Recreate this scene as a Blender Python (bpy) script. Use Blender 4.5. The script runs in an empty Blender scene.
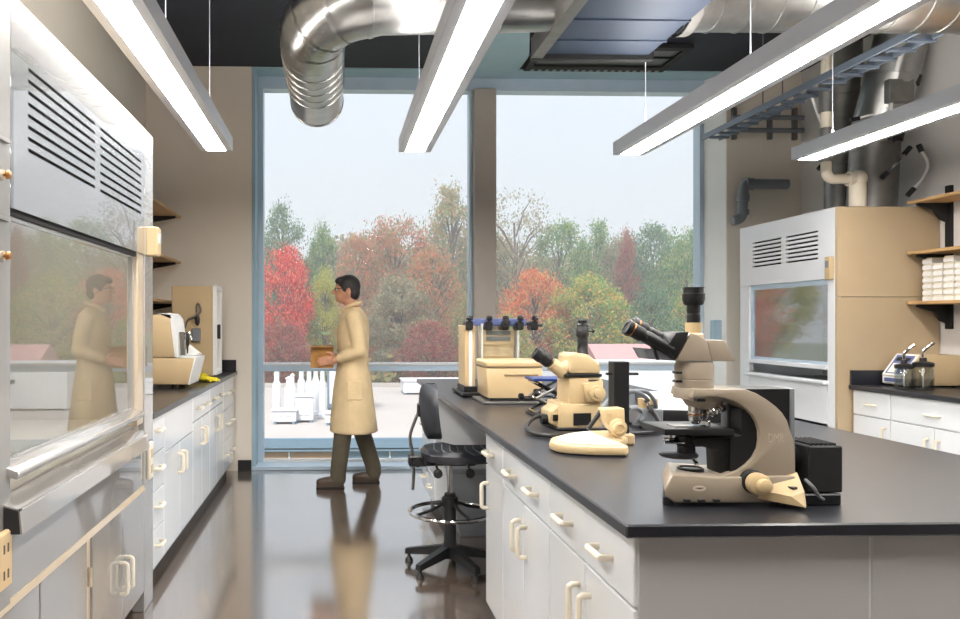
import bpy, bmesh, math, random
from mathutils import Vector, Matrix
SC = bpy.context.scene
C = bpy.data.collections.new('laboratory'); SC.collection.children.link(C)
PI = math.pi

# ------------------------------------------------------------------ camera, sky, exposure
cam = bpy.data.objects.new('camera', bpy.data.cameras.new('camera')); C.objects.link(cam)
cam.location = (0, 0, 1.38)
cam.rotation_euler = (PI/2, 0, -math.radians(1.65))
cam.data.sensor_fit = 'HORIZONTAL'; cam.data.sensor_width = 36.0
cam.data.lens = 36.0*760/960
cam.data.shift_x = (480-357)/960; cam.data.shift_y = (322-309.5)/960
cam.data.clip_start = 0.05; cam.data.clip_end = 600
SC.camera = cam
SC.view_settings.view_transform = 'Standard'; SC.view_settings.look = 'None'
SC.view_settings.exposure = 0.0; SC.view_settings.gamma = 1.0; SC.view_settings.use_curve_mapping = False

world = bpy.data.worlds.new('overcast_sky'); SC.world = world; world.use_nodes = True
wn, wl = world.node_tree.nodes, world.node_tree.links
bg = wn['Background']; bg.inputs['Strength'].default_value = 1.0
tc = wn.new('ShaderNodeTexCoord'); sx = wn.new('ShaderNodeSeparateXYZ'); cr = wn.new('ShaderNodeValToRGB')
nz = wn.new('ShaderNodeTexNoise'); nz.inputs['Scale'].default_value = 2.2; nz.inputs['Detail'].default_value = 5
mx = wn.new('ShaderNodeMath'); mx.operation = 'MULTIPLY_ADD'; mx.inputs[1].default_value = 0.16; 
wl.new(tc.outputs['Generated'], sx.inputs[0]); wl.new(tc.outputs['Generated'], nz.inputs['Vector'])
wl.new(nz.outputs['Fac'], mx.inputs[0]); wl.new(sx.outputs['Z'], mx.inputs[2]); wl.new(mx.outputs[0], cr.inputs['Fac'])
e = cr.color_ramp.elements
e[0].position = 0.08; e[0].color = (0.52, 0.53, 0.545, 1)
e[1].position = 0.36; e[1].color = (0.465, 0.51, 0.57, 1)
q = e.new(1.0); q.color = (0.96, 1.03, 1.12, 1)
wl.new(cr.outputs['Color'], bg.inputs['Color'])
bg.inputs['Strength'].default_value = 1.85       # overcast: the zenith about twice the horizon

def light(name, kind, loc, rot, energy, color=(1,1,1), **k):
    d = bpy.data.lights.new(name, kind); d.energy = energy; d.color = color
    for a, v in k.items(): setattr(d, a, v)
    o = bpy.data.objects.new(name, d); C.objects.link(o); o.location = loc; o.rotation_euler = rot
    return o
# hazy sun high behind the laboratory, lighting the trees
light('hazy_sun', 'SUN', (0, -5, 30), (math.radians(42), 0, math.radians(-18)), 5.4, (1.0, .95, .88), angle=math.radians(12))

LAMP = 50.0          # radiance of the pendant lamp diffusers
UPLAMP = 34.0        # and of the strip on top of each lamp

# ------------------------------------------------------------------ materials
def lin(c): return tuple(((v/255)/12.92 if v/255 <= .04045 else ((v/255+.055)/1.055)**2.4) for v in c)
def mat(name, rgb, rough=.5, metal=0., spec=.5, coat=0., coat_ior=1.5, var=.06, scale=6., bump=0., bscale=40., emis=0., aniso=0., coat_rough=.03, dark=None, stretch=None):
    m = bpy.data.materials.new(name); m.use_nodes = True
    n, l = m.node_tree.nodes, m.node_tree.links; b = n['Principled BSDF']
    c = lin(rgb)
    b.inputs['Roughness'].default_value = rough; b.inputs['Metallic'].default_value = metal
    b.inputs['Specular IOR Level'].default_value = spec
    b.inputs['Coat Weight'].default_value = coat; b.inputs['Coat IOR'].default_value = coat_ior; b.inputs['Coat Roughness'].default_value = coat_rough
    t = n.new('ShaderNodeTexCoord'); vec = t.outputs['Object']
    if stretch:
        mp = n.new('ShaderNodeMapping'); mp.inputs['Scale'].default_value = stretch; l.new(vec, mp.inputs['Vector']); vec = mp.outputs['Vector']
    z = n.new('ShaderNodeTexNoise'); z.inputs['Scale'].default_value = scale; z.inputs['Detail'].default_value = 6
    r = n.new('ShaderNodeValToRGB')
    d = lin(dark) if dark else tuple(v*(1-2*var) for v in c)
    r.color_ramp.elements[0].position = .3; r.color_ramp.elements[0].color = (*d, 1)
    r.color_ramp.elements[1].position = .7; r.color_ramp.elements[1].color = (*c, 1)
    l.new(vec, z.inputs['Vector']); l.new(z.outputs['Fac'], r.inputs['Fac']); l.new(r.outputs['Color'], b.inputs['Base Color'])
    if bump:
        z2 = n.new('ShaderNodeTexNoise'); z2.inputs['Scale'].default_value = bscale; z2.inputs['Detail'].default_value = 3
        bp = n.new('ShaderNodeBump'); bp.inputs['Strength'].default_value = bump; bp.inputs['Distance'].default_value = .01
        l.new(vec, z2.inputs['Vector']); l.new(z2.outputs['Fac'], bp.inputs['Height']); l.new(bp.outputs['Normal'], b.inputs['Normal'])
    if emis:
        b.inputs['Emission Color'].default_value = (*c, 1); b.inputs['Emission Strength'].default_value = emis
    return m
def glass(name, tint=(1,1,1), ior=1.45, rough=0., extra=0.):
    m = bpy.data.materials.new(name); m.use_nodes = True
    n, l = m.node_tree.nodes, m.node_tree.links; n.clear()
    o = n.new('ShaderNodeOutputMaterial'); tr = n.new('ShaderNodeBsdfTransparent'); gl = n.new('ShaderNodeBsdfGlossy'); mixn = n.new('ShaderNodeMixShader'); f = n.new('ShaderNodeFresnel')
    tr.inputs['Color'].default_value = (*tint, 1); gl.inputs['Roughness'].default_value = rough; gl.inputs['Color'].default_value = (1,1,1,1)
    f.inputs['IOR'].default_value = ior
    if extra:
        a = n.new('ShaderNodeMath'); a.operation = 'ADD'; a.use_clamp = True; a.inputs[1].default_value = extra
        l.new(f.outputs[0], a.inputs[0]); l.new(a.outputs[0], mixn.inputs[0])
    else: l.new(f.outputs[0], mixn.inputs[0])
    # a pane is two parallel faces: the reflection is taken at the outer one only (no bending, so no total reflection inside)
    ge = n.new('ShaderNodeNewGeometry'); fl = n.new('ShaderNodeMath'); fl.operation = 'MULTIPLY'; iv = n.new('ShaderNodeMath'); iv.operation = 'SUBTRACT'; iv.inputs[0].default_value = 1
    src = mixn.inputs[0].links[0].from_socket; l.new(ge.outputs['Backfacing'], iv.inputs[1]); l.new(src, fl.inputs[0]); l.new(iv.outputs[0], fl.inputs[1]); l.new(fl.outputs[0], mixn.inputs[0])
    l.new(tr.outputs[0], mixn.inputs[1]); l.new(gl.outputs[0], mixn.inputs[2]); l.new(mixn.outputs[0], o.inputs[0])
    return m
M = dict(
    wall=mat('wall_paint', (228,219,206), .75, var=.02, scale=2, bump=.05, bscale=180),
    wall_grey=mat('wall_paint_grey', (222,219,216), .75, var=.02, scale=2, bump=.05, bscale=180),
    ceil=mat('ceiling_navy', (42,45,56), .8, var=.05, scale=3),
    soffit=mat('soffit_blue_grey', (158,184,198), .7, var=.03),
    black_base=mat('rubber_base', (28,27,27), .5),
    alu=mat('window_aluminium', (186,204,220), .35, metal=.0, var=.03),
    mullion=mat('mullion_paint', (172,163,153), .5, var=.03),
    floor=None,
    white=mat('white_enamel', (227,230,233), .25, coat=.6, coat_ior=1.6, var=.015, scale=3),
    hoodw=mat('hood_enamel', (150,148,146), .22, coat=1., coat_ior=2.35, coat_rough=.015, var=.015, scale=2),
    hoodtop_dim=mat('hood_enamel_top_dimmed', (116,116,117), .2, coat=1., coat_ior=3.0, coat_rough=.012, var=.015, scale=2),  # same enamel, colour darkened against the lamp light so reflections dominate
    hoodt=mat('hood_tan', (196,180,156), .3, coat=.5, var=.03),
    hoodl=mat('hood_liner', (176,170,160), .5, var=.04),
    hside=mat('hood_side', (178,158,128), .4, coat=.2, var=.02),
    hoodr=mat('hood_white', (222,224,228), .3, coat=.5, var=.015),
    endp=mat('end_laminate', (186,184,185), .4, coat=.2, var=.015, scale=3),
    tray=mat('tray_steel', (112,122,136), .45, metal=.4),
    gap=mat('dark_recess', (30,30,32), .8),
    pull=mat('cream_pull', (222,214,196), .35, var=.02),
    epoxy=mat('epoxy_top', (28,30,38), .42, spec=.4, coat=.45, coat_ior=1.6, coat_rough=.2, var=.12, scale=30, bump=.02, bscale=220),
    steel=mat('galvanised_steel', (176,176,174), .28, metal=1., var=.12, scale=9),
    steel_dull=mat('dull_steel', (140,138,135), .45, metal=.9, var=.12, scale=9),
    duct_blue=mat('painted_duct', (58,70,90), .5, metal=.3, var=.05, scale=3),
    chrome=mat('chrome', (215,215,215), .1, metal=1.),
    alum=mat('lamp_housing', (206,210,218), .4, metal=.0, var=.02),
    black=mat('black_plastic', (26,26,28), .4, var=.08),
    blackm=mat('black_matte', (20,20,21), .7, var=.08),
    seat=mat('black_polyurethane', (44,47,54), .45, var=.1, bump=.1, bscale=90),
    wood=mat('maple_shelf', (196,158,108), .45, var=.12, scale=5, stretch=(14,1,14)),
    tan=mat('tan_plastic', (190,166,128), .4, var=.03),
    cream=mat('cream_plastic', (206,180,138), .38, var=.03, coat=.2),
    instr=mat('microscope_enamel', (160,147,130), .36, coat=.3, var=.03),
    instrc=mat('microscope_cream', (206,182,140), .38, coat=.2, var=.03),
    grey=mat('grey_plastic', (120,124,130), .4, var=.05),
    whitep=mat('white_plastic', (232,232,230), .35, var=.02),
    yellow=mat('yellow_rubber', (232,214,40), .5, var=.08),
    blue=mat('blue_anodised', (40,70,150), .3, metal=.5, var=.05),
    label_blue=mat('panel_blue', (92,104,150), .4, var=.03),
    copper=mat('brass_fitting', (170,120,70), .35, metal=.8),
    pipew=mat('pipe_jacket', (216,206,188), .55, var=.04),
    cloth=mat('coat_cotton', (218,194,152), .85, var=.05, scale=12, bump=.25, bscale=60),
    trouser=mat('olive_twill', (88,80,64), .85, var=.08, scale=20, bump=.2, bscale=120),
    skin=mat('skin', (196,142,112), .5, var=.04),
    hair=mat('hair', (38,32,32), .55, var=.2, scale=60),
    shoe=mat('brown_leather', (76,58,44), .45, var=.1),
    card=mat('brown_cardboard', (168,120,58), .7, var=.08),
    gel=mat('gel_brown', (220,196,160), .5, var=.15, scale=15),
    mark=mat('mark_faint', (186,172,156), .5), print=mat('print_dark', (70,66,62), .5), printw=mat('print_light', (214,200,184), .5),
    pane=glass('window_glass', (.98,.99,.99), 1.04), sash=glass('sash_glass', (.96,.975,.97), 1.6, .02, .12), sashm=glass('sash_glass_film', (.8,.84,.86), 1.6, .03, .3),
    clear=glass('clear_acrylic', (.93,.94,.93), 1.4, .03, .03), bottle=glass('bottle_glass', (.8,.82,.82), 1.45, .02, .04),
    roofw=mat('white_roof_membrane', (176,168,164), .8, var=.04, scale=.4), metalw=mat('white_sheet_metal', (214,216,220), .5, var=.03),
    brick=mat('far_brown_cladding', (170,140,116), .8), concrete=mat('far_concrete', (180,178,176), .85),
    parapet=mat('parapet_metal', (110,132,152), .5), redroof=mat('red_roof_tiles', (200,150,150), .8, var=.1),
    ground=mat('far_ground', (120,126,90), .95, var=.2, scale=.2),
    bark=mat('bark', (112,98,88), .9, var=.2, scale=6),
)
def lamp_mat(strength=None):
    m = bpy.data.materials.new('lamp_diffuser'); m.use_nodes = True
    b = m.node_tree.nodes['Principled BSDF']; b.inputs['Base Color'].default_value = (.9,.88,.85,1)
    b.inputs['Emission Color'].default_value = (1, .955, .90, 1); b.inputs['Emission Strength'].default_value = strength or LAMP
    return m
M['lamp'] = lamp_mat(); M['uplamp'] = lamp_mat(UPLAMP); M['hoodfill'] = lamp_mat(34)  # the last one glows for the fill light added inside the hood
def floor_mat():
    m = bpy.data.materials.new('polished_concrete'); m.use_nodes = True
    n, l = m.node_tree.nodes, m.node_tree.links; b = n['Principled BSDF']
    t = n.new('ShaderNodeTexCoord')
    a = n.new('ShaderNodeTexNoise'); a.inputs['Scale'].default_value = 2.2; a.inputs['Detail'].default_value = 8; a.inputs['Roughness'].default_value = .65
    r = n.new('ShaderNodeValToRGB')
    r.color_ramp.elements[0].position = .3; r.color_ramp.elements[0].color = (*lin((78,66,58)), 1)
    r.color_ramp.elements[1].position = .72; r.color_ramp.elements[1].color = (*lin((122,106,94)), 1)
    g = n.new('ShaderNodeTexNoise'); g.inputs['Scale'].default_value = 160; g.inputs['Detail'].default_value = 2
    mixc = n.new('ShaderNodeMix'); mixc.data_type = 'RGBA'; mixc.blend_type = 'MULTIPLY'; mixc.inputs['Factor'].default_value = .35
    l.new(t.outputs['Object'], a.inputs['Vector']); l.new(t.outputs['Object'], g.inputs['Vector'])
    l.new(a.outputs['Fac'], r.inputs['Fac']); l.new(r.outputs['Color'], mixc.inputs['A']); l.new(g.outputs['Fac'], mixc.inputs['B'])
    l.new(mixc.outputs['Result'], b.inputs['Base Color'])
    rr = n.new('ShaderNodeMapRange'); rr.inputs['To Min'].default_value = .08; rr.inputs['To Max'].default_value = .18
    l.new(a.outputs['Fac'], rr.inputs['Value']); l.new(rr.outputs['Result'], b.inputs['Roughness'])
    b.inputs['IOR'].default_value = 1.9; b.inputs['Coat Weight'].default_value = 1.; b.inputs['Coat Roughness'].default_value = .13; b.inputs['Coat IOR'].default_value = 3.2
    return m
M['floor'] = floor_mat()

# ------------------------------------------------------------------ shape helpers
class G:
    """collects geometry in one bmesh"""
    def __init__(s): s.b = bmesh.new()
    def face(s, vs):
        try: return s.b.faces.new(vs)
        except ValueError: return None
    def poly(s, verts, faces):
        v = [s.b.verts.new(p) for p in verts]
        for f in faces: s.face([v[i] for i in f])
        return s
    def box(s, x0, x1, y0, y1, z0, z1, bev=0., rz=0., seg=1):
        t = bmesh.new(); bmesh.ops.create_cube(t, size=1)
        bmesh.ops.transform(t, matrix=Matrix.Diagonal((abs(x1-x0), abs(y1-y0), abs(z1-z0), 1)), verts=t.verts)
        if bev: bmesh.ops.bevel(t, geom=t.edges[:], offset=min(bev, .45*min(abs(x1-x0), abs(y1-y0), abs(z1-z0))), segments=seg, affect='EDGES', profile=.5)
        mt = Matrix.Translation(((x0+x1)/2, (y0+y1)/2, (z0+z1)/2))
        if rz: mt = mt @ Matrix.Rotation(rz, 4, 'Z')
        bmesh.ops.transform(t, matrix=mt, verts=t.verts); s.join(t); return s
    def join(s, t):
        me = bpy.data.meshes.new('tmp'); t.to_mesh(me); t.free(); s.b.from_mesh(me); bpy.data.meshes.remove(me)
    def xf(s, m): bmesh.ops.transform(s.b, matrix=m, verts=s.b.verts); return s
    def ring(s, c, u, v, r, n): return [s.b.verts.new(Vector(c)+(u*math.cos(2*PI*i/n)+v*math.sin(2*PI*i/n))*r) for i in range(n)]
    def tube(s, pts, r, n=10, cap=True, closed=False):
        P = [Vector(p) for p in pts]; R = r if isinstance(r, (list, tuple)) else [r]*len(P)
        T = []
        for i in range(len(P)):
            a = P[i-1] if (i or closed) else P[0]; b = P[(i+1) % len(P)] if (i < len(P)-1 or closed) else P[-1]
            T.append((b-a).normalized())
        u = T[0].orthogonal().normalized(); rings = []
        for i, p in enumerate(P):
            if i: u = (T[i-1].rotation_difference(T[i]) @ u); u = (u-T[i]*u.dot(T[i])).normalized()
            rings.append(s.ring(p, u, T[i].cross(u), R[i], n))
        m = len(rings)
        for i in range(m if closed else m-1):
            A, B = rings[i], rings[(i+1) % m]
            for k in range(n): s.face([A[k], A[(k+1) % n], B[(k+1) % n], B[k]])
        if cap and not closed: s.face(rings[0][::-1]); s.face(rings[-1])
        return s
    def cyl(s, p0, p1, r, r1=None, n=20): return s.tube([p0, p1], [r, r if r1 is None else r1], n)
    def lathe(s, prof, c=(0,0,0), axis=(0,0,1), n=24):
        """prof = [(radius, height along axis)]"""
        ax = Vector(axis).normalized(); u = ax.orthogonal().normalized(); v = ax.cross(u); c = Vector(c)
        rings = [s.ring(c+ax*h, u, v, max(r, 1e-4), n) for r, h in prof]
        for A, B in zip(rings, rings[1:]):
            for k in range(n): s.face([A[k], A[(k+1) % n], B[(k+1) % n], B[k]])
        s.face(rings[0][::-1]); s.face(rings[-1]); return s
    def prism(s, pts, axis, a0, a1, bev=0.):
        """polygon pts in the plane across axis, from a0 to a1.  x:(y,z)  y:(x,z)  z:(x,y)"""
        t = bmesh.new()
        f = {'x': lambda p, a: (a, p[0], p[1]), 'y': lambda p, a: (p[0], a, p[1]), 'z': lambda p, a: (p[0], p[1], a)}[axis]
        A = [t.verts.new(f(p, a0)) for p in pts]; B = [t.verts.new(f(p, a1)) for p in pts]; n = len(pts)
        t.faces.new(A); t.faces.new(B[::-1])
        for i in range(n): t.faces.new([A[i], B[i], B[(i+1) % n], A[(i+1) % n]])
        bmesh.ops.recalc_face_normals(t, faces=t.faces)
        if bev:
            ed = [q for q in t.edges if q.calc_face_angle(0) > .5]
            bmesh.ops.bevel(t, geom=ed, offset=bev, segments=2, affect='EDGES', profile=.5)
        s.join(t); return s
    def ball(s, c, r, u=20, v=12, m=None):
        r = r if isinstance(r, (tuple, list)) else (r, r, r)
        t = bmesh.new(); bmesh.ops.create_uvsphere(t, u_segments=u, v_segments=v, radius=1)
        mt = Matrix.Translation(c) @ (m or Matrix()) @ Matrix.Diagonal((*r, 1))
        bmesh.ops.transform(t, matrix=mt, verts=t.verts); s.join(t); return s
    def panel(s, axis, a0, a1, us, vs, holes):
        """slab across axis with rectangular holes: cells (i,j) of the break lists us, vs in holes are left open"""
        f = {'x': lambda u, v, a: (a, u, v), 'y': lambda u, v, a: (u, a, v), 'z': lambda u, v, a: (u, v, a)}[axis]
        t = bmesh.new(); V = {}
        def g(i, j, k):
            if (i, j, k) not in V: V[i, j, k] = t.verts.new(f(us[i], vs[j], (a0, a1)[k]))
            return V[i, j, k]
        nu, nv = len(us)-1, len(vs)-1
        solid = lambda i, j: 0 <= i < nu and 0 <= j < nv and (i, j) not in holes
        for i in range(nu):
            for j in range(nv):
                if not solid(i, j): continue
                t.faces.new([g(i,j,0), g(i+1,j,0), g(i+1,j+1,0), g(i,j+1,0)])
                t.faces.new([g(i,j,1), g(i,j+1,1), g(i+1,j+1,1), g(i+1,j,1)])
                if not solid(i-1, j): t.faces.new([g(i,j,0), g(i,j+1,0), g(i,j+1,1), g(i,j,1)])
                if not solid(i+1, j): t.faces.new([g(i+1,j,0), g(i+1,j,1), g(i+1,j+1,1), g(i+1,j+1,0)])
                if not solid(i, j-1): t.faces.new([g(i,j,0), g(i,j,1), g(i+1,j,1), g(i+1,j,0)])
                if not solid(i, j+1): t.faces.new([g(i,j+1,0), g(i+1,j+1,0), g(i+1,j+1,1), g(i,j+1,1)])
        bmesh.ops.recalc_face_normals(t, faces=t.faces); s.join(t); return s
def arc(c, r, a0, a1, n, plane='xz'):
    out = []
    for i in range(n+1):
        a = math.radians(a0+(a1-a0)*i/n); out.append((c[0]+r*math.cos(a), c[1]+r*math.sin(a)))
    return out
def curve(pts, n=8):
    """Catmull-Rom through pts"""
    P = [Vector(p) for p in pts]; P = [2*P[0]-P[1]]+P+[2*P[-1]-P[-2]]; out = []
    for i in range(1, len(P)-2):
        for k in range(n):
            t = k/n; a, b, c, d = P[i-1:i+3]
            out.append(.5*((2*b)+(c-a)*t+(2*a-5*b+4*c-d)*t*t+(3*b-a-3*c+d)*t**3))
    out.append(P[-2]); return out

# ------------------------------------------------------------------ object helpers
def root_loc(o):
    v = Vector((0,0,0))
    while o: v += o.location; o = o.parent
    return v
def obj(name, g, m, parent=None, label=None, sharp=35, flat=False):
    """one mesh object; world-space geometry is moved into its parent's frame"""
    off = root_loc(parent)
    if off.length: bmesh.ops.translate(g.b, vec=-off, verts=g.b.verts)
    bmesh.ops.recalc_face_normals(g.b, faces=g.b.faces)
    me = bpy.data.meshes.new(name); g.b.to_mesh(me); g.b.free()
    if not flat and len(me.polygons):
        me.polygons.foreach_set('use_smooth', [True]*len(me.polygons)); me.set_sharp_from_angle(angle=math.radians(sharp))
    me.materials.append(M[m] if isinstance(m, str) else m)
    o = bpy.data.objects.new(name, me); C.objects.link(o); o.parent = parent
    if label: o['label'] = label
    return o
def thing(name, label, cat, loc=(0,0,0), group=None):
    o = bpy.data.objects.new(name, None); C.objects.link(o); o.location = loc; o.empty_display_size = .1
    return tag(o, label, cat, group)
def tag(o, label, cat, group=None):
    o['label'] = label; o['category'] = cat
    if group: o['group'] = group
    return o
def solo(name, g, m, label, cat, loc=(0,0,0), group=None, **k):
    """a thing that is a single mesh with its origin at loc"""
    bmesh.ops.translate(g.b, vec=-Vector(loc), verts=g.b.verts)
    o = obj(name, g, m, **k); o.location = loc; return tag(o, label, cat, group)
def struct(name, g=None, m=None, parent=None, **k):
    if g is None: o = bpy.data.objects.new(name, None); C.objects.link(o)
    else: o = obj(name, g, m, parent, **k)
    if parent is None: o['kind'] = 'structure'
    return o
def copy_thing(src, loc, label=None, rz=None):
    kids = {}
    for o in C.objects:
        if o.parent: kids.setdefault(o.parent.name, []).append(o)
    def cp(o, par):
        c = o.copy(); C.objects.link(c); c.parent = par
        for k in kids.get(o.name, []): cp(k, c)
        return c
    r = cp(src, None); r.location = loc
    if rz is not None: r.rotation_euler = (0, 0, rz)
    if label: r['label'] = label
    return r
# ================================================================== the room
XL, XR, YN, YF, ZC = -1.75, 4.42, -7.0, 7.08, 3.75
YG = 7.40                                   # plane of the glass
struct('floor', G().box(XL-.2, XR+.2, YN-.2, YG+.15, -.2, 0), 'floor')
struct('ceiling', G().panel('z', ZC, ZC+.25, [XL-.2, 1.0, 1.72, XR+.2], [YN-.2, YF, YG+.15], []), 'ceil')
struct('wall_left', G().box(XL-.2, XL, YN-.2, YF, 0, ZC), 'wall')
struct('wall_right', G().box(XR, XR+.2, YN-.2, YF, 0, ZC), 'wall_grey')
struct('wall_near', G().box(XL, XR, YN-.2, YN, 0, ZC), 'wall')
OX0, OX1 = -.775, 3.70                      # opening for the window
struct('wall_far', G().panel('y', YF, YG+.15, [XL-.2, OX0, OX1, XR+.2], [-.2, 0, ZC, ZC+.05], [(1, 1)]), 'wall')
struct('trim_1', G().box(OX0, OX1, YF-.0, YG+.1, ZC-.012, ZC-.001), 'soffit')
struct('trim_2', G().box(1.0, 1.72, 4.6, YF, ZC-.012, ZC-.001), 'soffit')
struct('baseboard_left_bay', G().box(-.90, OX0, YF-.02, YF, 0, .10, .003), 'black_base')
struct('baseboard_right', G().box(OX1, XR, YF-.02, YF, 0, .10, .003), 'black_base')
# window: aluminium frame, deep central mullion, transom, four panes
w = struct('window_1')
fx0, fx1 = OX0+.03, OX1-.06
struct('frame', G().panel('y', YG-.08, YG+.06, [OX0, -.69, 3.56, OX1], [0, .03, 3.62, ZC-.012], [(1, 1)]), 'alu', w)
struct('mullion', G().box(1.335, 1.545, YG-.16, YG+.05, .03, 3.62, .004), 'mullion', w)
struct('mullion_edge', G().box(1.30, 1.333, YG-.07, YG+.05, .03, 3.62, .003), 'alu', w)
for a, b in ((-.69, 1.30), (1.545, 3.56)):
    struct('transom', G().box(a, b, YG-.07, YG+.05, .905, .985, .004), 'alu', w)
    struct('transom_bead', G().box(a, b, YG-.085, YG-.07, .965, .985, .003), 'whitep', w)
    struct('bottom_bead', G().box(a, b, YG-.085, YG-.06, .03, .065, .003), 'whitep', w)
    struct('pane', G().box(a, b, YG, YG+.012, .985, 3.62), 'pane', w)
    struct('pane', G().box(a, b, YG, YG+.012, .03, .905), 'pane', w)
struct('window_stool', G().box(OX0, OX1, YF, YG-.08, 0, .035, .004), 'alu', w)
for x0, x1 in ((OX0, OX0+.035), (OX1-.035, OX1)):
    if x0 < 0: struct('side_liner', G().box(x0, x1, YF+.01, YG-.08, .035, ZC-.012, .003), 'soffit', w)
    else: struct('side_liner', G().prism([(3.60, YG-.082), (OX1-.004, YF+.005), (OX1, YF+.005), (OX1, YG-.082)], 'z', .035, ZC-.012), 'whitep', w)
solo('wall_control', G().box(3.60, 3.69, 7.13, 7.20, 1.19, 1.40, .006), 'soffit', 'small blue-grey control box on the white jamb of the window', 'control box', (3.65, 7.16, 1.19))

# ================================================================== casework
def pull(dirx, xf, y0, y1, z0, z1):
    """D shaped pull between two feet standing off the face x = xf"""
    d = .032*dirx; g = G(); a, b = Vector((xf, y0, z0)), Vector((xf, y1, z1)); t = (b-a).normalized()*.012; o = Vector((d, 0, 0))
    g.tube([a, a+o*.7, a+o*.95+t*.5, a+o+t, b+o-t, b+o*.95-t*.5, b+o*.7, b], [.009]*8, 8); return g
def cabinet(label, xf, d, depth, y0, y1, fronts, ztop=.893, toe=.1, group=None, m='white', name='base_cabinet'):
    """base unit whose fronts face x*d; fronts = (kind, y0, y1, z0, z1, pulls)"""
    xb = xf-d*depth; t = thing(name, label, 'cabinet', (xf, (y0+y1)/2, 0), group)
    obj('body', G().box(min(xf-d*.02, xb), max(xf-d*.02, xb), y0+.001, y1-.001, toe, ztop), m, t)
    obj('toe_kick', G().box(min(xf-d*.07, xb), max(xf-d*.07, xb), y0+.001, y1-.001, 0, toe), 'black_base', t)
    for kind, a, b, c, e_, pulls in fronts:
        f = obj(kind, G().box(xf-d*.02, xf, a+.003, b-.003, c+.003, e_-.003, .003), m, t)
        for p in pulls: obj('handle', pull(d, xf, *p), 'pull', f)
    return t
def h_pull(y, z, w=.10): return (y-w/2, y+w/2, z, z)
def v_pull(y, z, h=.11): return (y, y, z-h/2, z+h/2)
def drawer_two_doors(y0, y1, zd=.715, ztop=.893, n=2):
    m = (y0+y1)/2; L = y1-y0
    ps = [h_pull(y0+L*.27, zd+.078), h_pull(y1-L*.27, zd+.078)] if n == 2 else [h_pull(m, zd+.078)]
    return [('drawer', y0, y1, zd, ztop, ps), ('door', y0, m, .1, zd, [v_pull(m-.045, zd-.13)]), ('door', m, y1, .1, zd, [v_pull(m+.045, zd-.13)])]
BX = .69
cabinet('white base cabinet with drawer and two doors at the near corner of the bench', BX, -1, .6, 1.737, 2.425, drawer_two_doors(1.737, 2.425), group='island bench cabinets')
cabinet('white drawer-and-doors cabinet, second from the near corner of the bench', BX, -1, .6, 2.425, 3.108, drawer_two_doors(2.425, 3.108), group='island bench cabinets')
cabinet('narrow white one-door base cabinet of the island bench beside the knee space of the stool', BX, -1, .6, 3.108, 3.46,
        [('drawer', 3.108, 3.46, .735, .893, [h_pull(3.33, .80)]), ('door', 3.108, 3.46, .1, .735, [v_pull(3.40, .60)])], group='island bench cabinets')
cabinet('white drawer cabinet of the island bench behind the stool, by the window end', BX, -1, .6, 5.25, 6.02,
        [('drawer', 5.25, 5.63, .1+.2*k, .3+.2*k, [h_pull(5.44, .2+.2*k)]) for k in range(4)] +
        [('drawer', 5.63, 6.02, .1+.2*k, .3+.2*k, [h_pull(5.82, .2+.2*k)]) for k in range(4)], group='island bench cabinets', ztop=.9)
t = thing('bench_end_panel', 'pale grey end panel of two boards under the near end of the black bench', 'panel', (1.4, 1.75, 0))
obj('board', G().box(.70, 1.244, 1.735, 1.76, .06, .893, .002), 'endp', t)
obj('board', G().box(1.250, 2.10, 1.735, 1.76, .06, .893, .002), 'endp', t)
obj('joint', G().box(1.238, 1.256, 1.757, 1.764, .06, .893), 'gap', t)
obj('plinth', G().box(.74, 2.06, 1.76, 1.80, 0, .06), 'black_base', t)
obj('back_board', G().box(1.36, 1.385, 1.76, 6.0, 0, .893), 'white', t)  # centre board added to block light under the bench
obj('back_board', G().box(2.06, 2.085, 1.76, 6.0, 0, .893), 'white', t)
obj('far_board', G().box(1.385, 2.06, 5.97, 6.0, 0, .893), 'white', t)
solo('bench_worktop', G().box(.652, 2.14, 1.685, 6.07, .894, .925, .004), 'epoxy', 'long black epoxy worktop carrying the microscopes on the island bench', 'worktop', (1.4, 3.9, .894))

# counter along the wall on the hood side
LX = -.935
cabinet('white four-drawer base cabinet next to the big glossy fume hood', LX, 1, .78, 3.83, 4.183,
        [('drawer', 3.83, 4.183, .1+.198*k, .298+.198*k, [h_pull(4.02, .22+.198*k)]) for k in range(4)], group='wall counter cabinets')
z = .66
cabinet('white sink cabinet with plain top panel and two tall doors, beside the four-drawer unit', LX, 1, .78, 4.183, 5.03,
        [('panel', 4.183, 5.03, z, .893, []), ('door', 4.183, 4.607, .1, z, [v_pull(4.555, z-.12)]), ('door', 4.607, 5.03, .1, z, [v_pull(4.66, z-.12)])], group='wall counter cabinets')
cabinet('white drawer-and-doors cabinet under the beige bench instrument on the wall counter', LX, 1, .78, 5.03, 5.70, drawer_two_doors(5.03, 5.70), group='wall counter cabinets')
cabinet('white drawer-and-doors cabinet under the yellow glove on the wall counter', LX, 1, .78, 5.70, 6.38, drawer_two_doors(5.70, 6.38), group='wall counter cabinets')
cabinet('white drawer stack at the window end of the wall counter', LX, 1, .78, 6.38, 7.06,
        [('drawer', 6.38, 7.06, .1+.264*k, .364+.264*k, [h_pull(6.58, .24+.264*k), h_pull(6.86, .24+.264*k)]) for k in range(3)], group='wall counter cabinets')
t = thing('counter_worktop', 'black wall counter with sink and upstand beside the glossy fume hood', 'worktop', (-1.3, 5.4, .894))
obj('top', G().panel('z', .894, .925, [-1.745, -1.6, -1.15, -.905], [3.82, 4.28, 4.92, 7.07], [(1, 1)]), 'epoxy', t)
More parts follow.
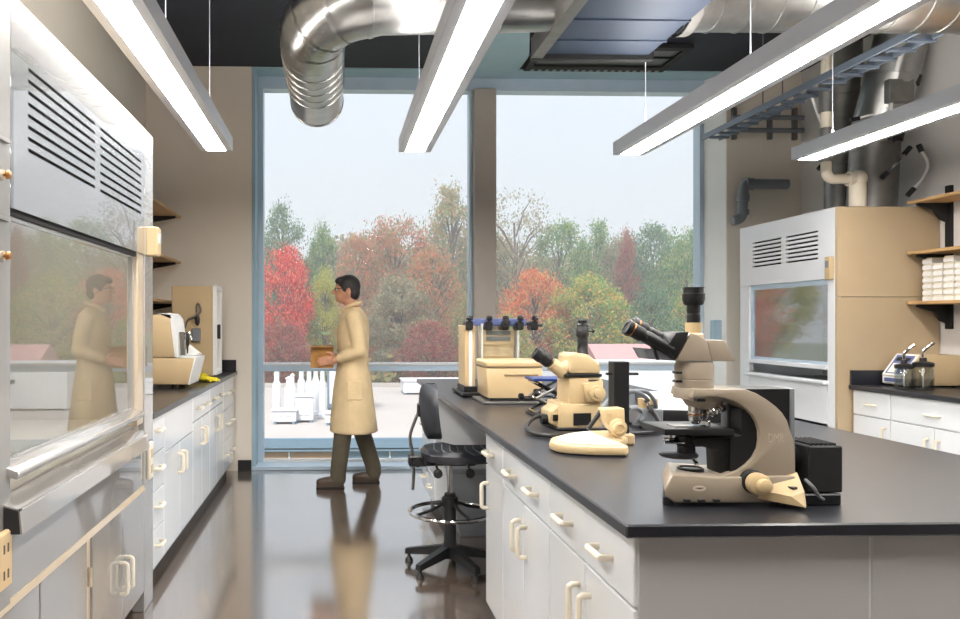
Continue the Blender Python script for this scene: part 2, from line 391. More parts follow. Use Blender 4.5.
obj('sink_bowl', G().box(-1.61, -1.14, 4.27, 4.93, .66, .68).box(-1.61, -1.60, 4.27, 4.93, .68, .893).box(-1.15, -1.14, 4.27, 4.93, .68, .893).box(-1.60, -1.15, 4.27, 4.28, .68, .893).box(-1.60, -1.15, 4.92, 4.93, .68, .893), 'black', t)
obj('upstand', G().box(-1.745, -1.725, 3.82, 7.05, .925, 1.03, .003), 'epoxy', t)
obj('end_upstand', G().box(-1.725, -.915, 7.05, 7.07, .925, 1.03, .003), 'epoxy', t)

# counter on the opposite wall
RX = 3.75
cabinet('white one-door cabinet with single drawer against the side of the white fume hood', RX, -1, .64, 5.03, 5.40,
        [('drawer', 5.03, 5.40, .715, .893, [h_pull(5.21, .80, .08)]), ('door', 5.03, 5.40, .1, .715, [v_pull(5.07, .60)])], group='far wall counter cabinets')
cabinet('white drawer-and-doors cabinet below the two pump bottles', RX, -1, .64, 4.28, 5.03, drawer_two_doors(4.28, 5.03, n=1), group='far wall counter cabinets')
cabinet('white drawer-and-doors cabinet further along from the pump bottles', RX, -1, .64, 3.5, 4.28, drawer_two_doors(3.5, 4.28, n=1), group='far wall counter cabinets')
t = thing('counter_worktop', 'black worktop with tall upstand under the controller and pump bottles', 'worktop', (4.05, 4.4, .894))
obj('top', G().box(3.725, 4.41, 3.45, 5.415, .894, .925, .004), 'epoxy', t)
obj('upstand', G().box(4.39, 4.41, 3.45, 5.395, .925, 1.03, .003), 'epoxy', t)
obj('end_upstand', G().box(3.735, 4.41, 5.395, 5.415, .925, 1.03, .003), 'epoxy', t)

# ================================================================== fume hood with the big reflecting sash
HX = -.905
t = thing('fume_hood', 'tall glossy white fume hood with slotted top panel and reflecting glass sash', 'fume hood', (-1.3, 2.85, 0))
ya, yb = 1.70, 3.806
obj('side_panel', G().box(XL+.01, HX-.02, yb-.03, yb, 0, 2.3, .003), 'hoodl', t)
obj('side_panel', G().box(XL+.01, HX-.02, ya, ya+.03, 0, 2.3, .003), 'hside', t)
obj('back_panel', G().box(XL+.01, XL+.03, ya+.03, yb-.03, .9, 2.28), 'hoodl', t)
obj('roof_panel', G().box(XL+.01, HX-.02, ya+.03, yb-.03, 2.28, 2.3), 'hside', t)
obj('work_surface', G().box(XL+.03, HX-.03, ya+.03, yb-.03, .86, .9, .003), 'hoodl', t)
obj('baffle', G().box(XL+.12, XL+.135, 2.0, 3.62, 1.05, 1.95, .003), 'hoodl', t)
o = obj('added_fill_light', G().box(-1.45, -1.33, 2.25, 3.4, 2.03, 2.08, .006), 'hoodt', t)  # fill light added out of sight to brighten the hood interior
obj('added_fill_tube', G().box(-1.44, -1.34, 2.27, 3.38, 2.024, 2.03), 'hoodfill', o)
us = [2.15, 2.27, 2.893, 2.960, 3.572, 3.64]
zs = [1.70]; holes = set()
for k in range(8):
    zz = 1.882+.034*k; zs += [zz, zz+.0115]; holes |= {(1, 2*k+1), (3, 2*k+1)}
zs += [2.30]
obj('top_panel', G().panel('x', HX-.02, HX, us, zs, holes), 'hoodtop_dim', t)
obj('slot_backing', G().box(HX-.06, HX-.045, 2.2, 3.62, 1.85, 2.2), 'gap', t)
obj('post', G().box(HX-.06, HX, 3.64, yb, 0, 2.30, .004), 'hoodw', t)
obj('sash_track', G().box(HX-.055, HX-.006, 3.53, 3.638, .90, 1.70, .003), 'hoodt', t)
obj('service_post', G().box(HX-.06, HX, ya, 2.148, 0, 2.30, .004), 'hoodw', t)
s = obj('sash', G().panel('x', HX-.045, HX-.02, [2.15, 2.185, 3.50, 3.53], [.965, .99, 1.672, 1.70], [(1, 1)]), 'hoodw', t)
obj('sash_glass', G().box(HX-.036, HX-.03, 2.185, 3.50, .99, 1.672), 'sash', s)
obj('sash_gasket', G().box(HX-.02, HX-.012, 2.17, 3.53, 1.682, 1.70), 'gap', s)
obj('sash_handle', G().prism([(HX-.02, .955), (HX+.03, .945), (HX+.035, .958), (HX+.03, .968), (HX-.02, .985)], 'y', 2.12, 3.52, .003), 'hoodw', s)
obj('airfoil', G().prism([(HX-.03, .885), (HX+.045, .862), (HX+.052, .80), (HX+.046, .80), (HX+.040, .868), (HX-.03, .892)][::-1], 'y', 2.10, 3.53), 'hoodw', t)
obj('airfoil_end', G().box(HX-.02, HX+.045, 2.10, 2.115, .80, .868), 'gap', t)
obj('apron', G().box(HX-.03, HX-.006, 2.15, 3.64, .60, .87, .003), 'hoodw', t)
obj('apron_ledge', G().prism([(HX-.02, .583), (HX+.004, .583), (HX-.002, .603), (HX-.02, .61)], 'y', 1.9, 3.64), 'hoodt', t)
obj('lower_body', G().box(XL+.03, HX-.035, ya+.03, yb-.03, .1, .6), 'hoodt', t)
obj('hood_toe_kick', G().box(XL+.03, HX-.07, ya+.03, yb-.03, 0, .1), 'black_base', t)
for a, b, hy in ((1.75, 2.37, None), (2.38, 2.82, None), (2.87, 3.265, 3.225), (3.269, 3.64, 3.31)):
    f = obj('door', G().box(HX-.03, HX-.006 if hy is None else HX, a, b, .1, .58, .003), 'hoodw', t)
    if hy: obj('handle', pull(1, HX, *v_pull(hy, .30, .13)), 'pull', f)
obj('door_stile', G().box(HX-.03, HX-.010, 2.822, 2.868, .1, .585, .003), 'hoodt', t)
obj('hinge', G().cyl((HX-.003, 2.845, .40), (HX-.003, 2.845, .47), .008, n=10), 'hoodt', t)
o = obj('control_box', G().box(HX-.02, HX+.05, 3.69, 3.765, 1.70, 1.84, .006), 'tan', t)
obj('display', G().box(HX+.05, HX+.053, 3.705, 3.75, 1.76, 1.81), 'hoodr', o)
o = obj('outlet', G().box(HX, HX+.018, 3.68, 3.745, .62, .80, .006), 'pull', t)
for z in (.67, .745): obj('socket', G().box(HX+.018, HX+.02, 3.695, 3.73, z-.02, z+.02), 'tan', o)
o = obj('outlet', G().box(HX, HX+.02, 2.03, 2.115, .66, .815, .006), 'cream', t)
for z in (.70, .77):
    for y in (2.06, 2.085): obj('socket', G().box(HX+.02, HX+.021, y-.004, y+.004, z-.012, z+.012), 'print', o)
for z in (1.56, 1.78):
    o = obj('valve', G().cyl((HX, 2.09, z), (HX+.006, 2.09, z), .014, n=16), 'hoodt', t)
    obj('valve_knob', G().lathe([(.005, 0), (.005, .008), (.012, .008), (.013, .012), (.010, .018), (.003, .019)], (HX+.006, 2.09, z), (1, 0, 0), 10), 'copper', o)
obj('service_rail', G().box(HX, HX+.012, 1.95, 2.12, 1.655, 1.667).box(HX, HX+.012, 1.95, 2.12, 1.87, 1.88), 'steel_dull', t)

# ================================================================== white fume hood on the opposite side
RHX = 3.65
t = thing('fume_hood', 'white fume hood with tan side panel and two banks of louvres near the window', 'fume hood', (4.05, 6.08, 0))
ya, yb = 5.42, 6.75
obj('side_panel', G().box(RHX, XR-.01, ya, ya+.03, 0, 1.56, .002), 'hside', t)
obj('side_panel', G().box(RHX, XR-.01, ya, ya+.03, 1.564, 2.22, .002), 'hside', t)
obj('side_panel', G().box(RHX+.02, XR-.01, yb-.03, yb, 0, 2.22, .003), 'hoodr', t)
obj('back_panel', G().box(XR-.03, XR-.01, ya+.03, yb-.03, 0, 2.20), 'hoodl', t)
obj('roof_panel', G().box(RHX+.02, XR-.01, ya+.03, yb-.03, 2.19, 2.21), 'hoodr', t)
obj('work_surface', G().box(RHX+.03, XR-.03, ya+.03, yb-.03, .86, .9), 'epoxy', t)
us = [ya+.031, 5.645, 6.055, 6.12, 6.545, yb]
zs = [1.70]; holes = set()
for k in range(7):
    zz = 1.855+.034*k; zs += [zz, zz+.014]; holes |= {(1, 2*k+1), (3, 2*k+1)}
zs += [2.22]
obj('top_panel', G().panel('x', RHX, RHX+.02, us, zs, holes), 'hoodr', t)
obj('slot_backing', G().box(RHX+.03, RHX+.04, 5.57, 6.65, 1.80, 2.14), 'gap', t)
obj('post', G().box(RHX, RHX+.05, ya+.031, 5.535, .60, 1.70, .003), 'hoodr', t)
obj('post', G().box(RHX, RHX+.05, 6.605, yb, .60, 1.70, .003), 'hoodr', t)
s = obj('sash', G().panel('x', RHX+.02, RHX+.045, [5.535, 5.555, 6.585, 6.605], [1.03, 1.08, 1.66, 1.70], [(1, 1)]), 'alu', t)
obj('sash_glass', G().box(RHX+.03, RHX+.036, 5.555, 6.585, 1.08, 1.66), 'sashm', s)
obj('sash_rail', G().box(RHX-.02, RHX+.02, 5.535, 6.605, 1.025, 1.06, .005), 'hoodr', t)
obj('airfoil', G().box(RHX-.04, RHX+.03, 5.52, 6.625, .915, .945, .008), 'hoodr', t)
obj('apron', G().box(RHX, RHX+.02, 5.535, 6.605, .62, .915, .003), 'hoodr', t)
for a, b, hy in ((ya+.035, 6.08, 6.03), (6.085, yb-.005, 6.14)):
    f = obj('door', G().box(RHX, RHX+.02, a, b, .1, .598, .003), 'hoodr', t)
    obj('handle', pull(-1, RHX, *v_pull(hy, .5)), 'pull', f)
obj('hood_toe_kick', G().box(RHX+.05, RHX+.1, ya+.03, yb-.03, 0, .1), 'black_base', t)
o = obj('control_box', G().box(RHX-.035, RHX, 5.455, 5.52, 1.69, 1.86, .006), 'tan', t)
obj('display', G().box(RHX-.038, RHX-.035, 5.47, 5.505, 1.78, 1.83), 'grey', o)

# ================================================================== pendant lamps
def lamp(x, label, y0=5.0, n=5, L=.93):
    t = thing('pendant_lamp', label, 'lamp', (x, y0-n*L/2, 2.50), 'pendant lamps')
    a, b = y0-n*L, y0; h = .105
    obj('housing', G().prism([(x-h, 2.585), (x-h, 2.50), (x-.062, 2.50), (x-.061, 2.515), (x+.061, 2.515), (x+.062, 2.50), (x+h, 2.50), (x+h, 2.585), (x+.06, 2.60), (x-.06, 2.60)], 'y', a, b), 'alum', t)
    for k in range(n):
        obj('diffuser', G().box(x-.060, x+.060, a+k*L+.012, a+(k+1)*L-.012, 2.4985, 2.514), 'lamp', t)
    obj('uplight_diffuser', G().box(x-.045, x+.045, a+.05, b-.05, 2.598, 2.604), 'uplamp', t)
    for y in (b-.28, b-1.5, b-3.0):
        c = obj('suspension_cable', G().cyl((x, y, 2.60), (x, y, ZC), .003, n=6), 'alum', t)
        obj('cable_gripper', G().cyl((x, y, 2.60), (x, y, 2.64), .008, n=8), 'alum', c)
lamp(-.775, 'long grey pendant lamp over the aisle beside the glossy fume hood', 5.0)
lamp(.523, 'long grey pendant lamp hanging over the edge of the island bench, below the round duct', 5.0)
lamp(1.97, 'long grey pendant lamp hanging above the large cream microscope', 5.05)
lamp(3.26, 'long grey pendant lamp hanging in front of the pipes above the white fume hood', 5.17)

# ================================================================== ducts and pipes
def duct(name, path, r, m, parent, seam=.0, n=28, rib=.006):
    """round duct along path with a raised seam every `seam` metres as its own geometry"""
    P = [Vector(p) for p in path]; out, R = [], []
    for a, b in zip(P, P[1:]):
        L = (b-a).length; k = max(1, int(L/seam)) if seam else 1
        for i in range(k):
            p = a.lerp(b, i/k)
            if seam:
                d = (b-a).normalized()
                out += [p, p+d*.008, p+d*.010, p+d*.016, p+d*.018]; R += [r, r, r+rib, r+rib, r]
            else: out.append(p); R.append(r)
    out.append(P[-1]); R.append(r)
    return obj(name, G().tube(out, R, n, cap=False), m, parent, sharp=25)
t = thing('supply_duct', 'round galvanised duct with elbow and open end pointing at the window', 'duct', (0, 4.6, 3.1))
r = .2
y_ = [(-.14, 5.86, 3.085), (-.14, 5.40, 3.09)]
duct('end_section', y_, r, 'steel', t, .5)
duct('seamed_section', [(-.14, 5.40, 3.09), (-.14, 4.72, 3.10)], r, 'steel', t, .12)
el = [tuple(v) for v in curve([(-.14, 4.72, 3.10), (-.11, 4.46, 3.12), (.02, 4.27, 3.15), (.24, 4.20, 3.18)], 3)]
g = G(); g.tube(el, r+.002, 28, cap=False); obj('elbow', g, 'steel', t, sharp=30)
for p, q in zip(el[2::2], el[3::2]):
    d = (Vector(q)-Vector(p)).normalized()
    obj('elbow_seam', G().tube([Vector(p)-d*.012, Vector(p)+d*.012], r+.007, 28, cap=False), 'steel', t)
duct('straight_section', [(.19, 4.205, 3.178), (1.25, 4.20, 3.21)], r, 'steel', t, .34)
obj('end_bead', G().tube([(-.14+r*math.cos(a), 5.86, 3.085+r*math.sin(a)) for a in [2*PI*i/28 for i in range(28)]], .007, 6, closed=True), 'steel', t)
o = obj('inner_lining', G().tube([(-.14, 5.855, 3.085), (-.14, 4.75, 3.095)], r-.006, 28, cap=False), 'steel_dull', t)
for x, y in ((-.14, 5.1), (.75, 4.2)): obj('hanger_rod', G().cyl((x, y, 3.29), (x, y, ZC), .005, n=8), 'steel_dull', t)
# rectangular trunk duct
t = thing('trunk_duct', 'flat blue-grey rectangular duct with cross seams hanging in the middle of the ceiling', 'duct', (1.6, 3.6, 3.0))
obj('casing', G().box(1.25, 1.93, 1.6, 4.62, 3.02, 3.45, .006), 'duct_blue', t)
for y in (2.3, 2.8, 3.3, 3.78, 4.08, 4.38): obj('seam', G().box(1.245, 1.935, y-.006, y+.006, 3.012, 3.455, .002), 'duct_blue', t)
obj('edge_angle', G().prism([(1.20, 2.995), (1.27, 2.995), (1.27, 3.02), (1.235, 3.02), (1.235, 3.12), (1.20, 3.12)], 'y', 1.6, 4.66), 'steel_dull', t)
obj('end_flange', G().box(1.20, 1.96, 4.62, 4.66, 2.99, 3.48, .004), 'gap', t)
for x in (1.215, 1.945):
    for y in (2.2, 4.55): obj('hanger_rod', G().cyl((x, y, 3.4), (x, y, ZC), .006, n=8), 'steel_dull', t)
t = thing('branch_duct', 'round galvanised spiral duct leaving the flat duct towards the pipes', 'duct', (3, 4.2, 3.2))
duct('spiral_section', [(1.93, 4.20, 3.215), (4.40, 4.20, 3.23)], r, 'steel', t, .16)
obj('collar', G().tube([(1.936, 4.20, 3.215), (1.99, 4.20, 3.215)], r+.025, 28, cap=False), 'steel_dull', t)
for x in (2.4, 3.6): obj('hanger_rod', G().cyl((x, 4.2, 3.41), (x, 4.2, ZC), .005, n=8), 'steel_dull', t)
# slot diffuser at the head of the window
t = thing('slot_diffuser', 'black slotted ceiling diffuser in front of the window head', 'air diffuser', (2.4, 6.8, 3.72))
obj('frame', G().panel('z', 3.70, 3.735, [1.74, 1.80, 2.98, 3.04], [6.35, 6.43, 6.86, 6.98], [(1, 1)]), 'gap', t)
obj('blade', G().box(1.80, 2.98, 6.43, 6.60, 3.715, 3.73), 'black', t); obj('blade', G().box(1.80, 2.98, 6.66, 6.86, 3.715, 3.73), 'black', t)
for k in range(18): obj('slot_clip', G().box(1.80+.068*k, 1.83+.068*k, 6.93, 6.965, 3.694, 3.70), 'grey', t)
# exhaust of the white hood
t = thing('exhaust_duct', 'thick steel exhaust duct rising from the top of the white fume hood', 'duct', (4.05, 5.6, 2.2))
duct('riser', [(4.135, 5.75, 2.22), (4.15, 5.73, 2.78)], .168, 'steel_dull', t, .3)
duct('upper_riser', [(4.15, 5.73, 2.78), (4.22, 5.46, 3.70)], .178, 'steel', t, .48, rib=.01)
obj('damper_box', G().box(4.05, 4.24, 5.44, 5.50, 2.99, 3.16, .006), 'steel_dull', t)
t = thing('exhaust_duct', 'second steel exhaust duct close to the grey wall behind the thick riser', 'duct', (4.25, 6.2, 2.19))
duct('riser', [(4.2, 6.2, 2.22), (4.2, 6.2, 3.1)], .12, 'steel_dull', t, .3)
duct('riser_bend', [(4.2, 6.2, 3.1), (4.1, 6.0, 3.45), (3.93, 5.75, 3.60)], .12, 'steel_dull', t, .2)
t = thing('white_pipe', 'jacketed cream pipe stepping down onto the roof of the white fume hood', 'pipe', (3.756, 5.489, 2.200))
obj('pipe', G().tube(curve([(3.611, 5.489, 3.720), (3.611, 5.489, 3.133), (3.611, 5.489, 2.574), (3.613, 5.489, 2.478), (3.650, 5.489, 2.434), (3.717, 5.489, 2.434), (3.785, 5.489, 2.434)], 6), .036, 14), 'pipew', t)
obj('elbow', G().ball((3.847, 5.489, 2.434), .064).cyl((3.775, 5.489, 2.434), (3.847, 5.489, 2.434), .054), 'pipew', t)
obj('drop', G().cyl((3.847, 5.489, 2.434), (3.847, 5.489, 2.225), .056), 'pipew', t)
obj('jacket', G().cyl((3.611, 5.489, 2.921), (3.611, 5.489, 3.152), .05), 'steel_dull', t)
obj('jacket', G().cyl((3.611, 5.489, 2.555), (3.611, 5.489, 2.805), .046), 'steel_dull', t)
t = thing('drain_pipe', 'dark grey offset pipe with two elbows on the wall above the white fume hood', 'pipe', (3.5, 6.9, 2.4))
obj('pipe', G().tube(curve([(4.2, 6.94, 2.66), (3.99, 6.94, 2.66), (3.83, 6.94, 2.66), (3.79, 6.94, 2.62), (3.78, 6.94, 2.5), (3.77, 6.94, 2.38), (3.74, 6.94, 2.335), (3.68, 6.94, 2.32)], 5), .045, 14), 'grey', t)
for p, q in (((3.80, 6.94, 2.66), (3.87, 6.94, 2.66)), ((3.78, 6.94, 2.56), (3.78, 6.94, 2.5)), ((3.78, 6.94, 2.42), (3.775, 6.94, 2.38))):
    obj('coupling', G().cyl(p, q, .055), 'grey', t)
for x in (4.05, 4.17): obj('wall_clip', G().box(x-.012, x+.012, 6.94, 7.082, 2.64, 2.68), 'grey', t)
t = thing('cable_tray', 'blue-grey cable tray running behind the pendant lamp towards the window wall', 'cable tray', (3.5, 5.6, 3.1))
for x in (3.43, 3.59): obj('side_rail', G().box(x-.008, x+.008, 3.4, 7.0, 3.075, 3.125, .002), 'tray', t)
for k in range(22): obj('rung', G().box(3.438, 3.612, 3.5+.16*k, 3.53+.16*k, 3.065, 3.085), 'tray', t)
for y in (4.2, 6.0):
    for x in (3.43, 3.59): obj('hanger_rod', G().cyl((x, y, 3.12), (x, y, ZC), .005, n=8), 'steel_dull', t)
t = thing('conduit_rack', 'pair of dark conduits on brackets crossing the grey wall near the ceiling', 'conduit', (3.95, 7.0, 3.2))
for z in (3.18, 3.30):
    obj('conduit', G().cyl((3.72, 7.02, z), (4.40, 7.02, z), .022, n=10), 'grey', t)
for x in (3.76, 4.1, 4.34): obj('bracket', G().box(x-.02, x+.02, 7.04, 7.08, 3.10, 3.40, .003), 'steel_dull', t)
for i, (pts, rr, m, lab) in enumerate([
    ([(3.50, 5.49, 3.045), (3.58, 5.5, 2.86), (3.66, 5.5, 2.72), (3.64, 5.5, 2.60), (3.60, 5.5, 2.55)], .012, 'whitep', 'white flexible hose dangling from the cable tray'),
    ([(3.50, 5.42, 2.60), (3.62, 5.42, 2.66), (3.80, 5.40, 2.70), (3.95, 5.40, 2.72), (4.02, 5.40, 2.74)], .012, 'chrome', 'braided metal hose reaching the exhaust riser from the side'),
    ([(3.80, 5.42, 2.86), (3.90, 5.40, 2.88), (4.0, 5.38, 2.82), (4.03, 5.38, 2.74)], .009, 'whitep', 'thin white hose looping beside the cream pipe'),
    ([(4.0, 5.36, 2.74), (3.99, 5.34, 2.95), (4.05, 5.36, 3.08), (4.13, 5.38, 3.12)], .012, 'whitep', 'white hose arching up to a black fitting on the riser'),
    ([(4.06, 5.36, 2.74), (4.10, 5.36, 2.88), (4.17, 5.36, 3.10)], .022, 'chrome', 'ribbed bright hose climbing along the exhaust riser'),
    ([(4.24, 5.38, 2.62), (4.27, 5.36, 2.52), (4.24, 5.36, 2.42), (4.18, 5.38, 2.34)], .011, 'whitep', 'white hose hanging down behind the short pendant lamp end'),
    ([(4.0, 5.40, 2.46), (4.05, 5.38, 2.52), (4.12, 5.38, 2.60)], .011, 'chrome', 'short bright hose with black nozzle in front of the exhaust riser')]):
    pts = [(x*1.025, y*1.025, 1.38+(z-1.38)*1.025) for x, y, z in pts]
    t = thing('hose', lab, 'hose', pts[0])
    obj('tube', G().tube(curve(pts, 8), rr, 8), m, t)
    d0 = (Vector(pts[0])-Vector(pts[1])).normalized(); d1 = (Vector(pts[-1])-Vector(pts[-2])).normalized()
    obj('fitting', G().cyl(Vector(pts[0])-d0*.01, Vector(pts[0])+d0*.05, rr*1.7, n=10), 'black', t)
    obj('fitting', G().cyl(Vector(pts[-1])-d1*.01, Vector(pts[-1])+d1*.06, rr*1.7, n=10), 'black', t)

# ================================================================== wall shelves
def shelf(label, x0, x1, y0, y1, z, xs, ys, group):
    """maple board on black brackets; the wall is at xs"""
    t = thing('wall_shelf', label, 'shelf', ((x0+x1)/2, (y0+y1)/2, z), group)
    obj('board', G().box(x0, x1, y0, y1, z-.022, z, .002), 'wood', t)
    inner = x1 if abs(x1-xs) < abs(x0-xs) else x0; outer = x0 if inner == x1 else x1
    s = 1 if outer > inner else -1
    for y in ys:
        obj('bracket', G().prism([(inner, z-.023), (outer-s*.02, z-.023), (outer-s*.02, z-.04), (inner+s*.10, z-.075), (inner+s*.05, z-.14), (inner, z-.16)], 'y', y-.012, y+.012), 'blackm', t)
    return t
for z, lab in ((2.35, 'topmost maple shelf on black brackets above the bench instrument'), (1.935, 'middle maple shelf on black brackets above the bench instrument'), (1.565, 'lowest maple shelf just above the beige bench instrument')):
    shelf(lab, XL+.03, -1.41, 4.2, 7.0, z, XL, (4.6, 5.7, 6.85), 'shelves beside the glossy hood')
t = thing('shelf_standards', 'black slotted wall rails carrying the shelves beside the glossy hood', 'shelf rails', (XL, 5.7, 1.4))
for y in (4.6, 5.7, 6.85): obj('rail', G().box(XL, XL+.028, y-.015, y+.015, 1.36, 2.45, .003), 'blackm', t)
for z, lab in ((2.255, 'topmost maple shelf against the tan side of the white hood'), (1.888, 'middle maple shelf above the stacked plates'), (1.528, 'lowest maple shelf, the one carrying the stacked plates')):
    shelf(lab, 4.15, XR-.03, 3.0, 5.40, z, XR, (3.4, 5.33), 'shelves over the controller')
t = thing('shelf_standards', 'black slotted wall rails carrying the shelves over the controller', 'shelf rails', (XR, 4.2, 1.4))
for y in (3.4, 5.33): obj('rail', G().box(XR-.028, XR, y-.025, y+.025, 1.33, 2.36, .003), 'blackm', t)
# stacked plates: prototype plate with lid, copied up the stacks
ORD = ['bottom', 'second', 'third', 'fourth', 'fifth', 'sixth', 'top']
STACK = [('tallest stack beside the hood panel', 4.23, 5.31, 7, 0.0), ('second stack from the hood panel', 4.23, 5.215, 6, 0.), ('third stack from the hood panel', 4.23, 5.12, 7, .0), ('stack farthest from the hood panel', 4.23, 5.025, 6, 0.)]
proto = None
for nm, x, y, n, dx in STACK:
    for k in range(n):
        loc = (x+.06, y, 1.5285+k*.0445)
        word = 'top' if k == n-1 else ORD[k]
        lab = 'white ridged plate, %s of the %s' % (word if word in ('top', 'bottom') else word+' from below', nm)
        if proto is None:
            proto = thing('lab_plate', lab, 'plate', loc, 'stacked plates on the shelf')
            obj('tray', G().box(loc[0]-.066, loc[0]+.066, loc[1]-.043, loc[1]+.043, loc[2], loc[2]+.030, .003), 'whitep', proto)
            obj('lid', G().box(loc[0]-.063, loc[0]+.063, loc[1]-.040, loc[1]+.040, loc[2]+.030, loc[2]+.043, .004), 'pull', proto)
        else: copy_thing(proto, loc, lab)

# ================================================================== things on the wall counters
ZB = .925
# beige stepped bench instrument
t = thing('bench_instrument', 'beige stepped bench instrument with white front on the wall counter', 'instrument', (-1.3, 5.4, ZB))
y0, y1 = 5.2, 5.56
obj('lower_housing', G().prism([(-1.68, .955), (-1.0, .955), (-.955, 1.135), (-1.68, 1.135)], 'y', y0, y1, .008), 'tan', t)
obj('upper_housing', G().prism([(-1.68, 1.14), (-1.09, 1.14), (-1.125, 1.43), (-1.68, 1.43)], 'y', y0, y1, .01), 'tan', t)
obj('lower_front', G().prism([(-1.0, .957), (-.992, .953), (-.945, 1.14), (-1.08, 1.145), (-1.08, 1.137), (-.957, 1.133)], 'y', y0-.002, y1+.002), 'whitep', t)
obj('upper_front', G().prism([(-1.09, 1.142), (-1.075, 1.142), (-1.08, 1.25), (-1.105, 1.40), (-1.14, 1.44), (-1.20, 1.44), (-1.20, 1.43), (-1.125, 1.43)], 'y', y0-.002, y1+.002), 'whitep', t)
for x in (-1.6, -1.1):
    for y in (y0+.04, y1-.04): obj('foot', G().cyl((x, y, ZB), (x, y, .956), .02), 'black', t)
obj('tip_holder', G().box(-1.078, -1.03, y0+.06, y0+.12, 1.147, 1.31, .006), 'chrome', t)
obj('nozzle', G().lathe([(.004, 0), (.007, .05), (.014, .06), (.014, .14), (.008, .15)], (-1.03, y0+.14, 1.16), n=12), 'black', t)
obj('lever', G().tube([(-1.04, y0+.05, 1.30), (-1.0, y0+.05, 1.31), (-.985, y0+.05, 1.26)], .006, 8), 'chrome', t)
obj('key_pad', G().prism([(-1.07, 1.146), (-.99, 1.146), (-.96, 1.15), (-1.05, 1.22), (-1.07, 1.22)], 'y', y0+.2, y0+.32), 'whitep', t)
obj('screen', G().box(-1.0, -.965, y0+.22, y0+.30, 1.15, 1.158), 'grey', t)
# tall cabinet behind
t = thing('incubator', 'tall beige cabinet with white door frame behind the stepped bench instrument', 'incubator', (-1.15, 6.4, ZB))
obj('housing', G().box(-1.34, -1.005, 6.27, 6.56, ZB+.012, 1.675, .006), 'tan', t)
d = obj('door', G().panel('x', -1.003, -.972, [6.268, 6.285, 6.50, 6.562], [ZB+.02, ZB+.06, 1.64, 1.678], [(1, 1)]), 'whitep', t)
obj('door_glass', G().box(-.993, -.988, 6.285, 6.50, ZB+.06, 1.64), 'sash', d)
obj('handle', G().box(-.972, -.945, 6.29, 6.31, 1.24, 1.36, .006), 'black', d)
obj('cable', G().tube(curve([(-1.23, 6.26, 1.33), (-1.20, 6.24, 1.40), (-1.14, 6.24, 1.43), (-1.10, 6.24, 1.46), (-1.10, 6.24, 1.50), (-1.12, 6.25, 1.53), (-1.135, 6.26, 1.50), (-1.13, 6.255, 1.42)], 6), .008, 8), 'steel_dull', t)
obj('plug', G().lathe([(.006, 0), (.018, .02), (.02, .06), (.01, .09)], (-1.125, 6.25, 1.35), n=12), 'black', t)
obj('junction_box', G().box(-1.17, -1.10, 6.235, 6.268, 1.22, 1.33, .006), 'grey', t)
for x in (-1.31, -1.03):
    for y in (6.3, 6.53): obj('foot', G().cyl((x, y, ZB), (x, y, ZB+.013), .014), 'black', t)
# yellow gloves
t = thing('rubber_glove', 'crumpled yellow rubber glove lying at the edge of the wall counter', 'glove', (-1.0, 5.85, ZB))
obj('cuff', G().tube([(-1.12, 5.98, .955), (-1.06, 5.92, .962), (-1.0, 5.86, .95)], [.04, .034, .036], 12), 'yellow', t)
obj('palm', G().ball((-.985, 5.83, .948), (.05, .045, .022)), 'yellow', t)
for k, (a, L) in enumerate(((-10, .09), (12, .10), (32, .095), (54, .08), (100, .06))):
    a = math.radians(a-60); p = Vector((-.985+.03*math.cos(a), 5.83+.03*math.sin(a), .943))
    obj('finger', G().tube([p, p+Vector((math.cos(a)*L*.6, math.sin(a)*L*.6, .004)), p+Vector((math.cos(a+.2)*L*.95, math.sin(a+.2)*L*.95, -.008))], [.013, .012, .006], 8), 'yellow', t)
# controller with slanted panel
t = thing('controller', 'tan laboratory controller with slanted blue keypad on the black counter', 'controller', (4.12, 5.26, ZB))
obj('housing', G().prism([(3.955, ZB+.012), (4.34, ZB+.012), (4.34, 1.15), (4.055, 1.15), (3.945, 1.0)], 'y', 5.15, 5.375, .006), 'tan', t)
nrm = Vector((-.15, 0, .11)).normalized()
def on_slant(u, v, h=.0): p = Vector((3.945, 0, 1.0)).lerp(Vector((4.055, 0, 1.15)), v)+nrm*h; return Vector((p.x, 5.158+.21*u, p.z))
def slant(u0, u1, v0, v1, h0, h1):
    q = [on_slant(u, v, h) for h in (h0, h1) for u, v in ((u0, v0), (u1, v0), (u1, v1), (u0, v1))]
    return G().poly(q, [(0,1,2,3), (7,6,5,4), (0,4,5,1), (1,5,6,2), (2,6,7,3), (3,7,4,0)])
obj('bezel', slant(0, 1, .0, 1, .0005, .006), 'whitep', t)
k_ = obj('keypad', slant(.1, .9, .08, .92, .006, .008), 'label_blue', t)
obj('display', slant(.2, .8, .66, .82, .008, .010), 'gap', k_)
obj('label', slant(.45, .82, .12, .55, .008, .0095), 'whitep', k_)
obj('front_label', G().box(3.943, 3.954, 5.158, 5.368, .945, .995, .002), 'whitep', t)
obj('nameplate', G().box(3.940, 3.943, 5.18, 5.345, .957, .983), 'label_blue', t)
for x in (3.98, 4.31):
    for y in (5.18, 5.35): obj('foot', G().cyl((x, y, ZB), (x, y, ZB+.013), .012), 'black', t)
